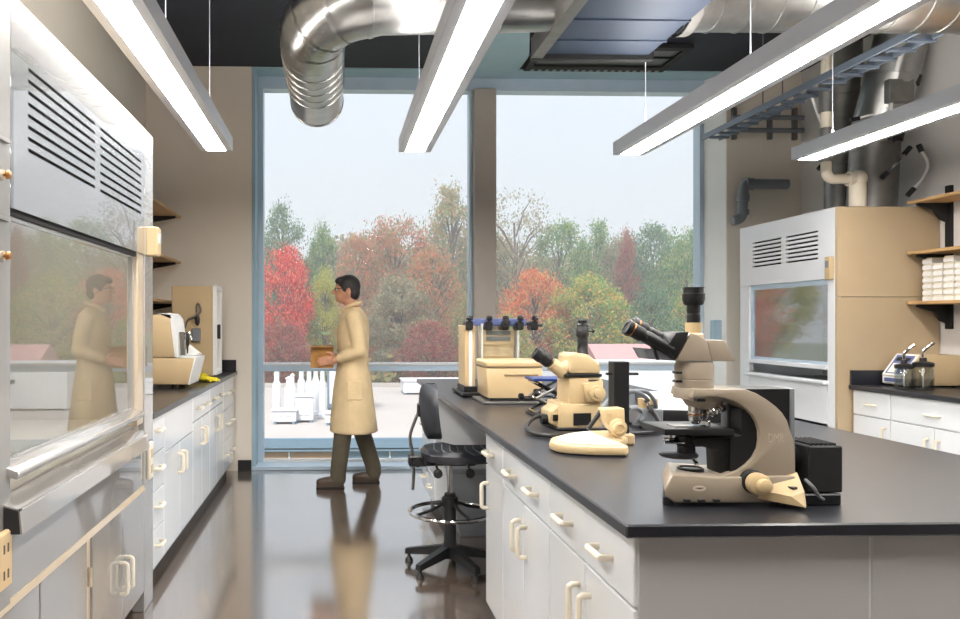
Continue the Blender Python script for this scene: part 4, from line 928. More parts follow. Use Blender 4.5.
# seat: moulded pan with raised rear edge and grooves
def seat_shape(n=28, m=10):
    g = G(); rings = []
    for j in range(m+1):
        f = j/m; row = []
        for i in range(n):
            a = 2*PI*i/n; ca, sa = math.cos(a), math.sin(a)
            sx = .215*f*math.copysign(abs(ca)**.75, ca); sy = .21*f*math.copysign(abs(sa)**.75, sa)
            z = .655+.03*f**3*(1 if ca < 0 else .25)+.045*max(0, sx/.215)**2*(1-abs(sy/.21))-.03*(f > .93)*(f-.93)/.07+.012*math.cos(PI*sy/.21)*f*(1-f)
            row.append(g.b.verts.new((SX+.05+sx, SY+sy, z)))
        rings.append(row)
    for A, B in zip(rings, rings[1:]):
        for i in range(n): g.face([A[i], A[(i+1) % n], B[(i+1) % n], B[i]])
    low = [g.b.verts.new((SX+.05+(v.co.x-SX-.05)*.93, SY+(v.co.y-SY)*.93, .615)) for v in rings[-1]]
    for i in range(n): g.face([rings[-1][i], rings[-1][(i+1) % n], low[(i+1) % n], low[i]])
    g.face(low[::-1]); bmesh.ops.remove_doubles(g.b, verts=g.b.verts, dist=1e-5); return g
st = obj('seat', seat_shape(), 'seat', t, sharp=60)
from mathutils.bvhtree import BVHTree
tree_ = BVHTree.FromPolygons([v.co+Vector((SX, SY, 0)) for v in st.data.vertices], [tuple(p.vertices) for p in st.data.polygons])
for k in range(7):
    x = SX-.09+.045*k; pts = []
    for i in range(9):
        y = SY-.15+.3*i/8; h = tree_.ray_cast(Vector((x+.02*abs(i-4)/4, y, 1.0)), Vector((0, 0, -1)))[0]
        if h: pts.append(h-Vector((0, 0, .0015)))
    obj('seat_ridge', G().tube(pts, .0045, 6), 'grey', st)
obj('seat_plate', G().box(SX-.15, SX+.13, SY-.09, SY+.09, .588, .622, .006), 'black', t)
for x in (SX-.09, SX+.085):
    k_ = obj('tilt_knob', G().cyl((x, SY-.08, .60), (x, SY-.16, .565), .008, n=8), 'steel_dull', t)
    obj('knob_head', G().lathe([(.02, 0), (.025, .006), (.025, .022), (.018, .028)], (x, SY-.15, .565), (0, -1, -.3), 12), 'black', k_)
obj('back_clamp', G().box(SX-.235, SX-.13, SY-.04, SY+.04, .575, .635, .008), 'black', t)
obj('back_knob', G().cyl((SX-.19, SY-.04, .60), (SX-.19, SY-.075, .60), .022, n=12), 'black', t)
obj('back_bar', G().tube(curve([(SX-.21, SY, .44), (SX-.205, SY, .55), (SX-.215, SY, .66), (SX-.225, SY, .74), (SX-.20, SY, .82), (SX-.175, SY, .88)], 6), .009, 8), 'steel_dull', t)
obj('back_bracket', G().box(SX-.185, SX-.145, SY-.03, SY+.03, .85, .925, .008), 'black', t)
g = G(); nb = 12; V = []
for s_ in (0, 1):
    for j in range(nb+1):
        v = -1+2*j/nb; z = .88+.155*v
        half = .185*math.sqrt(max(.02, 1-abs(v)**2.6)); row = []
        for i in range(13):
            u = -1+2*i/12
            x = SX-.135-.014*v+.06*u*u+.02*v*v-(.0 if s_ else .0)+(.022 if s_ == 0 else -.018)*math.sqrt(max(0, 1-.85*max(abs(u), abs(v))**4))
            row.append(g.b.verts.new((x-.02, SY+half*u, z)))
        V.append(row)
F_, B_ = V[:nb+1], V[nb+1:]
for L_ in (F_, B_):
    for A, B in zip(L_, L_[1:]):
        for i in range(12): g.face([A[i], A[i+1], B[i+1], B[i]])
for j in range(nb):
    g.face([F_[j][0], F_[j+1][0], B_[j+1][0], B_[j][0]]); g.face([F_[j][12], B_[j][12], B_[j+1][12], F_[j+1][12]])
for i in range(12):
    g.face([F_[0][i], B_[0][i], B_[0][i+1], F_[0][i+1]]); g.face([F_[nb][i], F_[nb][i+1], B_[nb][i+1], B_[nb][i]])
obj('backrest', g, 'seat', t, sharp=50)
# bin under the bench
t = thing('waste_bin', 'grey tapered bin under the bench behind the stool', 'bin', (.95, 5.0, 0))
obj('bucket', G().prism([(.80, 0), (1.05, 0), (1.10, .42), (.74, .42)], 'y', 4.85, 5.12, .01), 'grey', t)
obj('rim', G().box(.73, 1.11, 4.84, 5.13, .41, .44, .006), 'grey', t)

# ================================================================== the walking person
def fused(parts, voxel, name, m, parent, smooth=6, disp=0.):
    """capsules and ellipsoids fused into one continuous surface"""
    g = G()
    for p in parts: p(g)
    me = bpy.data.meshes.new('tmp'); bmesh.ops.recalc_face_normals(g.b, faces=g.b.faces); g.b.to_mesh(me); g.b.free()
    tmp = bpy.data.objects.new('tmp', me); C.objects.link(tmp)
    r = tmp.modifiers.new('r', 'REMESH'); r.mode = 'VOXEL'; r.voxel_size = voxel
    s = tmp.modifiers.new('s', 'SMOOTH'); s.factor = .5; s.iterations = smooth
    bpy.context.view_layer.update()
    me2 = bpy.data.meshes.new_from_object(tmp.evaluated_get(bpy.context.evaluated_depsgraph_get()))
    bpy.data.objects.remove(tmp); bpy.data.meshes.remove(me)
    b = bmesh.new(); b.from_mesh(me2); bpy.data.meshes.remove(me2); g = G(); g.b.free(); g.b = b
    return obj(name, g, m, parent, sharp=180)
def cap(pts, rs):
    def f(g):
        pv = [Vector(p) for p in pts]
        g.tube(pv, list(rs), 16)
        for p, r in zip(pv, rs): g.ball(p, r*1.0, 16, 10)
    return f
def ell(c, r, rot=None): return lambda g: g.ball(c, r, 20, 14, rot)
def loft(rings):
    """rings = (x, y, z, rx, ry)"""
    def f(g):
        R = []
        for x, y, z, rx, ry in rings:
            R.append([g.b.verts.new((x+rx*math.cos(2*PI*i/28), y+ry*math.sin(2*PI*i/28), z)) for i in range(28)])
        for A, B in zip(R, R[1:]):
            for k in range(28): g.face([A[k], A[(k+1) % 28], B[(k+1) % 28], B[k]])
        g.face(R[0][::-1]); g.face(R[-1])
    return f
px, py = .10, 6.43
def W(x, y, z): return (px+x, py+y, z)
who = thing('person', 'person in tan lab coat and olive trousers walking by the window with a box', 'person', (px, py, 0))
TX = .055
ROT = Matrix.Rotation(math.radians(-6), 4, 'Y')
def hand(s):
    """hand at the side of the box, palm towards it, fingers wrapped under its edge"""
    y = s*.150; out = []
    out.append(cap([W(-.055, y*1.06, 1.075), W(-.105, y*1.02, 1.068)], (.026, .03)))
    out.append(ell(W(-.125, y, 1.062), (.045, .017, .038)))
    for k in range(4):
        L = (.9, 1.0, .95, .78)[k]; z = 1.092-.019*k
        a = W(-.155, y*1.0, z); b = W(-.185-.006*L, y*.99, z-.006); c = W(-.205-.018*L, y*.965, z-.012); d = W(-.212-.032*L, y*.925, z-.016)
        out.append(cap([a, b, c, d], (.0098, .0092, .0085, .0075)))
    out.append(cap([W(-.105, y*.98, 1.088), W(-.125, y*.96, 1.118), W(-.15, y*.93, 1.128), W(-.168, y*.90, 1.126)], (.013, .012, .0105, .009)))
    return out
body = [loft([(px+TX, py, .86, .11, .16), (px+TX, py, .98, .105, .155), (px+TX-.005, py, 1.12, .10, .14), (px+TX-.005, py, 1.30, .115, .165), (px+TX, py, 1.42, .10, .17), (px+TX-.005, py, 1.485, .06, .08)]),
        cap([W(TX-.01, 0, 1.47), W(.02, 0, 1.57)], (.055, .052)),
        ell(W(.0, 0, 1.66), (.098, .076, .104), ROT), ell(W(-.035, 0, 1.60), (.064, .056, .066), ROT), ell(W(-.072, 0, 1.572), (.026, .03, .024)),
        cap([W(-.092, 0, 1.66), W(-.118, 0, 1.628)], (.011, .016)), ell(W(-.085, 0, 1.593), (.018, .026, .008)), ell(W(-.082, 0, 1.605), (.019, .024, .007)),
        ell(W(-.083, .03, 1.672), (.016, .026, .008)), ell(W(-.083, -.03, 1.672), (.016, .026, .008)),
        ell(W(.012, .077, 1.64), (.018, .010, .032)), ell(W(.012, -.077, 1.64), (.018, .010, .032))]
for s in (-1, 1):
    body += [cap([W(TX, s*.175, 1.42), W(TX+.04, s*.225, 1.15)], (.05, .042)), cap([W(TX+.04, s*.225, 1.15), W(-.06, s*.16, 1.075)], (.042, .028))]
    body += hand(s)
hipN, kneeN, ankN = W(.05, -.09, .90), W(-.03, -.10, .50), W(-.075, -.10, .10)
hipF, kneeF, ankF = W(.06, .09, .90), W(.11, .10, .50), W(.23, .10, .11)
body += [cap([hipN, kneeN, ankN], (.085, .055, .038)), cap([hipF, kneeF, ankF], (.085, .055, .038))]
body += [cap([W(-.075, -.10, .07), W(-.20, -.10, .045)], (.035, .028)), cap([W(.23, .10, .08), W(.11, .10, .045)], (.035, .028))]
fused(body, .0062, 'body', 'skin', who, 3)
for s in (-1, 1):
    e_ = obj('eye', G().ball(W(-.082, s*.031, 1.655), .0115, 12, 8), 'whitep', who); obj('iris', G().ball(W(-.091, s*.031, 1.655), .005, 10, 6), 'hair', e_)
# hair: cap with a fringe line and sideburns
hair = [ell(W(.014, 0, 1.685), (.103, .085, .098), ROT), ell(W(.055, 0, 1.63), (.058, .074, .07)), ell(W(-.055, 0, 1.735), (.05, .06, .03), Matrix.Rotation(math.radians(-20), 4, 'Y')),
        ell(W(-.02, .072, 1.665), (.02, .010, .035)), ell(W(-.02, -.072, 1.665), (.02, .010, .035))]
h_ = fused(hair, .008, 'hair', 'hair', who, 3)
gl = obj('glasses', G().tube([W(-.100, -.055+.027*math.cos(a)+.022, 1.655+.019*math.sin(a)) for a in [2*PI*i/16 for i in range(16)]], .0025, 6, closed=True).tube([W(-.100, .055+.027*math.cos(a)-.022, 1.655+.019*math.sin(a)) for a in [2*PI*i/16 for i in range(16)]], .0025, 6, closed=True).tube([W(-.102, -.008, 1.66), W(-.104, 0, 1.663), W(-.102, .008, 1.66)], .0025, 6).tube([W(-.098, -.06, 1.66), W(-.05, -.078, 1.66), W(.01, -.084, 1.655)], .0025, 6).tube([W(-.098, .06, 1.66), W(-.05, .078, 1.66), W(.01, .084, 1.655)], .0025, 6), 'black', who)
coat = [loft([(px+.06, py, .455, .205, .240), (px+.052, py, .60, .192, .228), (px+.05, py, .85, .162, .205), (px+.05, py, 1.0, .137, .182), (px+TX-.004, py, 1.14, .13, .172), (px+TX-.004, py, 1.30, .142, .188), (px+TX+.002, py, 1.41, .122, .19), (px+TX, py, 1.475, .085, .115), (px+TX-.005, py, 1.505, .066, .072)])]
for s in (-1, 1):
    coat += [ell(W(TX, s*.165, 1.42), (.072, .066, .062)), cap([W(TX, s*.178, 1.415), W(TX+.025, s*.215, 1.28), W(TX+.042, s*.235, 1.15)], (.068, .064, .06)), cap([W(TX+.042, s*.235, 1.15), W(-.01, s*.19, 1.105), W(-.052, s*.162, 1.082)], (.062, .052, .044))]
ct = fused(coat, .011, 'lab_coat', 'cloth', who, 5)
for s in (-1, 1):
    obj('lapel', G().poly([W(TX-.075, s*.03, 1.50), W(TX-.02, s*.082, 1.515), W(TX-.10, s*.10, 1.40), W(TX-.148, s*.02, 1.24), W(TX-.069, s*.03, 1.505), W(TX-.014, s*.082, 1.52), W(TX-.109, s*.10, 1.40), W(TX-.157, s*.02, 1.24)], [(0,1,2,3), (7,6,5,4), (0,4,5,1), (1,5,6,2), (2,6,7,3), (3,7,4,0)]), 'cloth', ct)
    obj('pocket', G().box(px-.005, px+.125, py+s*.210-.007, py+s*.210+.007, .74, .90, .006), 'cloth', ct)
obj('collar', G().tube(curve([W(TX-.085, -.02, 1.475), W(TX-.055, -.062, 1.505), W(TX+.01, -.075, 1.53), W(TX+.05, -.04, 1.545), W(TX+.055, .04, 1.545), W(TX+.01, .075, 1.53), W(TX-.055, .062, 1.505), W(TX-.085, .02, 1.475)], 4), .017, 8), 'cloth', ct)
for z in (1.14, .98, .82, .66): obj('button', G().lathe([(.009, 0), (.009, .004)], (px+.052-(.131 if z > 1.1 else .139 if z > .9 else .152 if z > .7 else .168), py-.004, z), (-1, 0, 0), 10), 'print', ct)
tr = []
for hp, kn, an in ((hipN, kneeN, ankN), (hipF, kneeF, ankF)):
    a, k_, n_ = Vector(hp), Vector(kn), Vector(an)
    tr.append(cap([a, k_, n_+Vector((0, 0, .02)), n_-Vector((0, 0, .025))], (.105, .078, .068, .068)))
tr.append(loft([(px+.055, py, .84, .12, .17), (px+.055, py, 1.0, .115, .16)]))
fused(tr, .011, 'trousers', 'trouser', who, 4)
for (hx, hy, tx) in ((-.065, -.10, -.25), (.24, .10, .055)):
    sh = fused([cap([W(hx, hy, .05), W((hx+tx)/2, hy, .05), W(tx+.03, hy, .042)], (.046, .046, .040)), ell(W(hx-.01, hy, .085), (.05, .044, .045)), lambda g, hx=hx, hy=hy, tx=tx: g.box(px+tx-.005, px+hx+.04, py+hy-.038, py+hy+.038, .004, .03, .012)], .008, 'shoe', 'shoe', who, 3)
    obj('sole', G().box(px+tx-.008, px+hx+.044, py+hy-.042, py+hy+.042, 0, .014, .006), 'black', sh)
t = thing('carried_box', 'open brown cardboard box held in front of the lab coat', 'box', (px-.2, py, 1.0))
obj('carton', G().panel('z', 1.0, 1.012, [px-.30, px-.115], [py-.13, py+.13], []).panel('y', py-.132, py-.124, [px-.30, px-.115], [1.0, 1.17], []).panel('y', py+.124, py+.132, [px-.30, px-.115], [1.0, 1.17], []).panel('x', px-.302, px-.294, [py-.13, py+.13], [1.0, 1.17], []).panel('x', px-.121, px-.113, [py-.13, py+.13], [1.0, 1.17], []), 'card', t)
obj('flap', G().box(px-.30, px-.115, py-.19, py-.131, 1.172, 1.178, .001), 'card', t); obj('flap', G().box(px-.30, px-.115, py+.131, py+.19, 1.172, 1.178, .001), 'card', t)
# ================================================================== outside the window
random.seed(4)
struct('ground', G().panel('z', -6.3, -6.0, [-160, 220], [9, 260], []), 'ground')
# neighbouring flat roof
t = thing('neighbour_building', 'low neighbouring building with white flat roof and blue-grey parapet', 'building', (6, 38, -6))
ry0, ry1, rz = 25.6, 46, -2.55
obj('roof_slab', G().box(-14, 24, ry0, ry1, rz-.25, rz), 'roofw', t)
obj('wall', G().box(-13.8, 23.8, ry0+.3, ry1-.3, -6, rz-.25), 'concrete', t)
obj('parapet', G().box(-14, 24, ry0-.15, ry0, rz-.30, rz+.04, .01), 'parapet', t)
obj('parapet', G().box(-14, 24, ry0-.10, ry0+.02, rz-.42, rz-.34, .01), 'parapet', t)
obj('parapet', G().box(-14, 24, ry1-.15, ry1, rz, rz+.25, .01), 'roofw', t)
for k in range(22):
    x = -13.4+1.7*k; m_ = 'brick' if x < -1.2 else 'parapet'
    obj('cladding_panel', G().box(x, x+1.6, ry0+.1, ry0+.3, -4.4, rz-.45, .01), m_, t)
    obj('cladding_post', G().box(x-.08, x-.02, ry0+.08, ry0+.3, -4.4, rz-.45), 'metalw', t)
def vent(x, y, r, h, lab):
    t = thing('roof_vent', lab, 'vent', (x, y, rz), 'white vents on the neighbouring roof')
    obj('curb', G().box(x-r*1.35, x+r*1.35, y-r*1.35, y+r*1.35, rz, rz+.18, .02), 'metalw', t)
    obj('pipe', G().lathe([(r, .18), (r, h*.72), (r*.62, h*.78), (r*.62, h)], (x, y, rz), n=16), 'metalw', t)
    obj('rain_cap', G().lathe([(r*.75, h-.05), (r*.8, h), (r*.1, h+.08)], (x, y, rz), n=16), 'metalw', t)
for x, y, r, h, lab in ((-2.35, 30.7, .17, 2.0, 'white roof vent standing alone, next to the window frame'), (-1.75, 31.3, .13, 1.75, 'short white roof vent in front of the vent cluster'), (-1.40, 31.6, .16, 2.05, 'first tall white roof vent of the cluster of four'),
                        (-1.06, 31.0, .15, 2.0, 'second tall white roof vent of the cluster of four'), (-.82, 32.2, .15, 2.05, 'third tall white roof vent of the cluster of four'), (-.52, 31.2, .14, 2.0, 'last tall white roof vent of the cluster, towards the person'), (-2.0, 33.0, .2, 1.5, 'wide white roof vent behind the vent cluster')):
    vent(x, y, r, h, lab)
def unit(x, y, wx, wy, h, lab, m='metalw'):
    t = thing('roof_unit', lab, 'roof unit', (x, y, rz))
    obj('casing', G().box(x-wx/2, x+wx/2, y-wy/2, y+wy/2, rz+.08, rz+h, .03), m, t)
    obj('rail', G().box(x-wx/2+.05, x-wx/2+.15, y-wy/2-.05, y+wy/2, rz, rz+.08).box(x+wx/2-.15, x+wx/2-.05, y-wy/2-.05, y+wy/2, rz, rz+.08), 'parapet', t)
    n = max(2, int(wx/.5))
    for k in range(n): obj('louvre', G().box(x-wx/2+.1+k*(wx-.2)/n, x-wx/2+.1+(k+.85)*(wx-.2)/n, y-wy/2-.03, y-wy/2, rz+.3, rz+h-.15, .01), 'metalw', t)
    obj('lid', G().box(x-wx/2-.06, x+wx/2+.06, y-wy/2-.06, y+wy/2+.06, rz+h, rz+h+.08, .02), 'metalw', t)
unit(-1.95, 29.6, .9, .7, .5, 'low white box unit in front of the roof vents')
unit(-.1, 29.2, .55, .6, .42, 'small white box unit near the parapet, next to the person')
unit(-1.2, 30.0, .7, .6, 1.0, 'white box unit below the vent cluster')
unit(.6, 34.5, 1.9, 1.6, 1.9, 'blue-grey plant box with white bands behind the person', 'parapet')
unit(13.5, 36.0, 7.0, 4.0, 1.95, 'long white rooftop plant room behind the microscope stand')
unit(6.3, 42.0, 5.2, 2.0, .7, 'long low white rooftop unit at the rear edge of the roof')
# red-roofed house
t = thing('house', 'house with pinkish red tiled roof in front of the trees', 'house', (20, 53, -6))
obj('wall', G().box(17.9, 26, 50, 55, -6, -1.9), 'concrete', t)
obj('roof', G().prism([(49.4, -1.95), (55.6, -1.95), (52.5, -.15)], 'x', 17.6, 26.5), 'redroof', t)
for x in (18.4, 20.2, 22.0, 23.8):
    f = obj('window', G().box(x, x+1.0, 49.94, 50.02, -3.6, -2.4, .02), 'metalw', t); obj('window_pane', G().box(x+.08, x+.92, 49.92, 49.95, -3.5, -2.5), 'gap', f)

# ------------------------------------------------------------------ autumn trees
def leaf_mat(name, a, b, c):
    m = bpy.data.materials.new(name); m.use_nodes = True
    n, l = m.node_tree.nodes, m.node_tree.links; n.clear()
    o = n.new('ShaderNodeOutputMaterial'); t = n.new('ShaderNodeTexCoord'); z = n.new('ShaderNodeTexNoise'); r = n.new('ShaderNodeValToRGB')
    z.inputs['Scale'].default_value = 9; z.inputs['Detail'].default_value = 8; z.inputs['Roughness'].default_value = .75
    r.color_ramp.elements[0].position = .34; r.color_ramp.elements[0].color = (*lin(a), 1); r.color_ramp.elements[1].position = .66; r.color_ramp.elements[1].color = (*lin(c), 1)
    q = r.color_ramp.elements.new(.5); q.color = (*lin(b), 1)
    d = n.new('ShaderNodeBsdfDiffuse'); u = n.new('ShaderNodeBsdfTranslucent'); mi = n.new('ShaderNodeMixShader'); mi.inputs[0].default_value = .4
    ge = n.new('ShaderNodeNewGeometry'); ma = n.new('ShaderNodeMath'); ma.operation = 'MULTIPLY_ADD'; ma.inputs[1].default_value = .55
    mb = n.new('ShaderNodeMath'); mb.operation = 'MULTIPLY'; mb.inputs[1].default_value = .45       # each leaf blade has its own tint
    l.new(t.outputs['Object'], z.inputs['Vector']); l.new(ge.outputs['Random Per Island'], mb.inputs[0])
    l.new(z.outputs['Fac'], ma.inputs[0]); l.new(mb.outputs[0], ma.inputs[2]); l.new(ma.outputs[0], r.inputs['Fac'])
    l.new(r.outputs['Color'], d.inputs['Color']); l.new(r.outputs['Color'], u.inputs['Color'])
    l.new(d.outputs[0], mi.inputs[1]); l.new(u.outputs[0], mi.inputs[2]); l.new(mi.outputs[0], o.inputs[0]); return m
LM = dict(
    red=leaf_mat('leaves_scarlet', (176,64,62), (232,88,88), (240,150,122)),
    dred=leaf_mat('leaves_wine', (136,76,82), (190,100,98), (164,140,108)),
    orange=leaf_mat('leaves_orange', (190,110,78), (240,124,92), (206,180,118)),
    yellow=leaf_mat('leaves_yellow_green', (176,176,80), (222,206,100), (140,164,96)),
    rust=leaf_mat('leaves_rust', (132,138,96), (190,150,112), (214,130,104)),
    brown=leaf_mat('leaves_pale_brown', (140,134,112), (184,164,138), (150,156,124)),
    olive=leaf_mat('leaves_olive', (116,132,92), (164,166,116), (196,156,114)),
    green=leaf_mat('leaves_green', (86,128,88), (124,164,110), (176,176,112)),
    lime=leaf_mat('leaves_light_green', (112,150,92), (160,184,104), (218,176,104)),
    dgreen=leaf_mat('leaves_dark_green', (76,114,92), (108,146,114), (150,160,120)),
)
def crown_mesh(seed, n_cl, per, shape, leaf, spread):
    """leaf blades scattered in clumps; crown spans z 0..1, radius ~.5"""
    rnd = random.Random(seed); V, F, cl = [], [], []
    for i in range(n_cl):
        while True:
            p = Vector((rnd.uniform(-1, 1), rnd.uniform(-1, 1), rnd.uniform(-1, 1)))
            if .25 < p.length < 1: break
        p = p.normalized()*(.45+.55*p.length)
        w = {'round': 1-.15*max(0, p.z), 'tall': .8-.35*p.z, 'spread': .85+.25*p.z}[shape]
        c = Vector((p.x*.42*w, p.y*.42*w, .5+.43*p.z)); cl.append(c)
        k = int(per*rnd.uniform(.6, 1.4)); s = spread*rnd.uniform(.7, 1.3)
        for j in range(k):
            q = c+Vector((rnd.gauss(0, s), rnd.gauss(0, s), rnd.gauss(0, s*.6)))
            a = Vector((rnd.gauss(0, 1), rnd.gauss(0, 1), rnd.gauss(0, 1))).normalized(); b = a.orthogonal().normalized()
            b.rotate(Matrix.Rotation(rnd.uniform(0, 6.28), 3, a)); L = leaf*rnd.uniform(.6, 1.35); i0 = len(V); n_ = a.cross(b)
            V += [q-a*L, q+b*L*.6+n_*L*.15, q+a*L, q-b*L*.6+n_*L*.15]; F += [(i0, i0+1, i0+2), (i0, i0+2, i0+3)]
    me = bpy.data.meshes.new('leaves'); me.from_pydata(V, [], F); me.update(); me.materials.append(LM['green']); return me, cl
def wood_mesh(cl, seed, base):
    """trunk and branches reaching the clumps; trunk base at z = base"""
    rnd = random.Random(seed); g = G()
    g.tube(curve([(0, 0, base), (.01, 0, .05), (rnd.uniform(-.02, .02), .01, .35), (rnd.uniform(-.04, .04), 0, .72)], 3), [.028]+[.025-.0019*i for i in range(9)], 8)
    for c in rnd.sample(cl, min(len(cl), 30)):
        z = max(.05, min(.65, c.z-.22)); p = Vector((0, 0, z)); m_ = p.lerp(c, .5)+Vector((0, 0, .04)); g.tube([p, m_, c], [.009, .006, .002], 5)
    me = bpy.data.meshes.new('wood'); g.b.to_mesh(me); g.b.free(); me.materials.append(M['bark']); return me
FORMS = {}
for nm, a in dict(round=(1, 110, 105, 'round', .0125, .055), tall=(2, 105, 100, 'tall', .012, .05), spread=(3, 105, 100, 'spread', .012, .055), sparse=(5, 90, 50, 'spread', .010, .05), full=(6, 130, 110, 'round', .0125, .055), airy=(8, 110, 70, 'tall', .011, .05)).items():
    me, cl = crown_mesh(*a); FORMS[nm] = (me, wood_mesh(cl, a[0], -.35))
def tree(px_, ytop, width, Y, form, col, lab, low=.0):
    """px_, ytop: centre and top seen in the photograph; width in pixels; Y the real distance"""
    X, Zt = P(px_, ytop, Y); wd = width*Y/760; h = (Zt+6)*(1-low) if low else (Zt+6)/1.3
    base = Zt-h
    t = thing('tree', lab, 'tree', (X, Y, -6), 'trees beyond the neighbouring roof')
    me, wm = FORMS[form]
    for name, mesh in (('trunk', wm), ('foliage', me)):
        o = bpy.data.objects.new(name, mesh); C.objects.link(o); o.parent = t
        o.location = (0, 0, base+6); o.rotation_euler = (0, 0, random.uniform(0, 6.28))
        sxy = wd*1.08; o.scale = (sxy, sxy, h) if name == 'foliage' else (min(sxy, 11), min(sxy, 11), h)
        if name == 'trunk': o.scale.z = h if base-.35*h < -6.3 else h
        if name == 'foliage':
            o['kind'] = 'stuff'; o.material_slots[0].link = 'OBJECT'; o.material_slots[0].material = LM[col]
TREES = [
    (283, 192, 70, 74, 'airy', 'dgreen', 'pale green tree with thin top above the scarlet maple'),
    (258, 225, 60, 78, 'full', 'dgreen', 'dense green tree beside the window frame behind the scarlet maple'),
    (322, 216, 56, 76, 'tall', 'green', 'green tree rising between the scarlet maple and the person'),
    (284, 238, 62, 58, 'full', 'red', 'scarlet maple close to the window frame'),
    (282, 318, 64, 55, 'round', 'dred', 'low wine-red tree under the scarlet maple'),
    (324, 262, 46, 60, 'tall', 'yellow', 'yellow-green tree between the scarlet maple and the person'),
    (357, 228, 62, 70, 'round', 'rust', 'rusty tree whose crown shows above the head of the person'),
    (352, 300, 56, 62, 'round', 'orange', 'orange tree directly behind the person'),
    (395, 206, 84, 72, 'spread', 'rust', 'wide rust-red tree beside the head of the person'),
    (400, 270, 76, 60, 'full', 'brown', 'pale brown tree beside the shoulder of the person'),
    (432, 240, 70, 64, 'round', 'rust', 'rust and orange tree in front of the tall oak'),
    (452, 172, 90, 75, 'airy', 'olive', 'tall olive-green oak by the central mullion'),
    (428, 316, 70, 56, 'round', 'dred', 'low reddish tree in front of the pale brown tree'),
    (468, 290, 64, 58, 'tall', 'olive', 'olive tree just behind the gel tank clamps'),
    (516, 174, 92, 72, 'sparse', 'brown', 'thin brown half-bare tree with visible branches beside the mullion'),
    (485, 224, 80, 78, 'round', 'olive', 'olive tree partly hidden by the central mullion'),
    (536, 262, 74, 60, 'round', 'orange', 'orange-red tree above the cream stereo microscope'),
    (560, 212, 72, 74, 'round', 'green', 'round green tree behind the orange-red tree'),
    (512, 310, 60, 56, 'tall', 'lime', 'light green tree behind the eyepieces of the cream stereo microscope'),
    (588, 268, 90, 57, 'full', 'lime', 'broad light green tree beside the dark camera tube'),
    (596, 210, 66, 76, 'airy', 'green', 'airy green tree behind the broad light green tree'),
    (627, 222, 34, 70, 'tall', 'dred', 'slim dark wine-red tree among the green ones'),
    (622, 226, 56, 74, 'round', 'brown', 'greyish brown tree with thin crown behind the wine-red tree'),
    (652, 216, 66, 72, 'round', 'dgreen', 'dark green tree behind the eyepieces of the large microscope'),
    (686, 222, 66, 66, 'full', 'green', 'green tree partly cut off by the white window jamb'),
    (652, 276, 72, 58, 'tall', 'dgreen', 'lower dark green tree just above the black eyepieces'),
    (700, 280, 70, 60, 'round', 'lime', 'light green tree right beside the white window jamb'),
    (590, 316, 56, 62, 'round', 'green', 'small green tree above the pinkish roof'),
]
for a in TREES: tree(*a)
# the wood goes on past the window frame; the sash of the white hood mirrors this stretch
for X_, Yt, Zt, wd, form, col, lab in [
    (-13, 60, 7.5, 6.5, 'full', 'orange', 'orange tree outside the window frame, mirrored in the white hood sash'), (-19, 64, 9, 7, 'round', 'rust', 'rusty tree two along from the scarlet maple outside the frame'),
    (-25, 60, 8, 7, 'full', 'orange', 'dense orange tree well outside the window frame'), (-31, 66, 9.5, 7.5, 'round', 'yellow', 'tall yellow-green tree well outside the window frame'),
    (-38, 62, 8, 7, 'full', 'orange', 'orange tree far along the wood outside the frame'), (-45, 68, 10, 8, 'round', 'lime', 'light green tree far along the wood outside the frame'), (-53, 64, 9, 8, 'full', 'rust', 'rust tree at the far end of the wood')]:
    k = (X_*math.cos(TH)-Yt*math.sin(TH))/(X_*math.sin(TH)+Yt*math.cos(TH)); dz = X_*math.sin(TH)+Yt*math.cos(TH)
    tree(357+760*k, 322-760*(Zt-1.38)/dz, wd*760/Yt, Yt, form, col, lab)
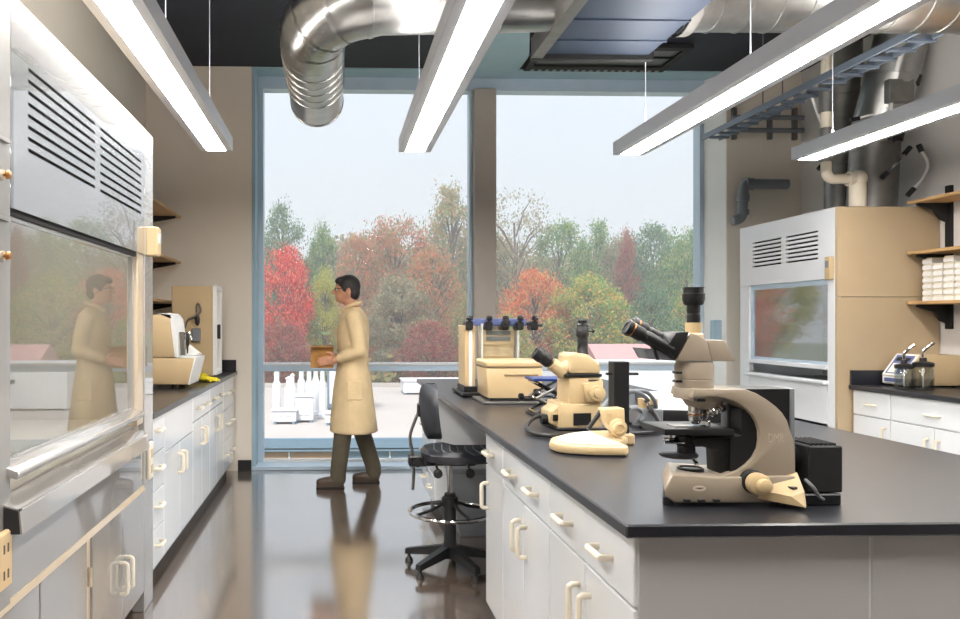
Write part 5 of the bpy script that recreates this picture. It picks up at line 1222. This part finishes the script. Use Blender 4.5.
# undergrowth along the foot of the wood
rnd = random.Random(11); V, F = [], []
for i in range(15000):
    q = Vector((rnd.uniform(-22, 46), rnd.uniform(57, 80), -6+abs(rnd.gauss(0, 2.4)))); a = Vector((rnd.gauss(0,1), rnd.gauss(0,1), rnd.gauss(0,1))).normalized(); b = a.orthogonal(); L = rnd.uniform(.15, .36); i0 = len(V)
    V += [q-a*L, q+b*L*.6, q+a*L, q-b*L*.6]; F += [(i0, i0+1, i0+2), (i0, i0+2, i0+3)]
me = bpy.data.meshes.new('undergrowth'); me.from_pydata(V, [], F); me.materials.append(LM['olive'])
o = bpy.data.objects.new('undergrowth', me); C.objects.link(o); o['kind'] = 'stuff'; tag(o, 'olive undergrowth filling the foot of the wood', 'undergrowth')
# wooded rise far behind
rnd = random.Random(21); V, F = [], []
for i in range(62000):
    x = rnd.uniform(-40, 90); y = rnd.uniform(86, 100); top = 10.2+1.3*math.sin(x*.13)+1.2*math.sin(x*.41+1)
    q = Vector((x, y, -6+(top+6)*math.sqrt(rnd.random()))); a = Vector((rnd.gauss(0,1), rnd.gauss(0,1), rnd.gauss(0,1))).normalized(); b = a.orthogonal(); L = rnd.uniform(.18, .42); i0 = len(V)
    V += [q-a*L, q+b*L*.6, q+a*L, q-b*L*.6]; F += [(i0, i0+1, i0+2), (i0, i0+2, i0+3)]
me = bpy.data.meshes.new('distant_wood'); me.from_pydata(V, [], F); me.materials.append(LM['brown'])
o = bpy.data.objects.new('distant_wood', me); C.objects.link(o); o['kind'] = 'stuff'; tag(o, 'hazy brown wood far behind the coloured trees', 'wood')

# thin haze over the open ground outside
m = bpy.data.materials.new('haze'); m.use_nodes = True; n_ = m.node_tree.nodes; n_.clear()
o_ = n_.new('ShaderNodeOutputMaterial'); v_ = n_.new('ShaderNodeVolumeScatter'); v_.inputs['Density'].default_value = .0044; v_.inputs['Anisotropy'].default_value = .2; v_.inputs['Color'].default_value = (.97, .98, 1, 1)
m.node_tree.links.new(v_.outputs[0], o_.inputs['Volume'])
o = obj('outside_haze', G().box(-120, 160, 12, 130, -5.9, 40), m, flat=True); o['kind'] = 'stuff'; tag(o, 'thin autumn haze hanging over the roof and the trees', 'haze')
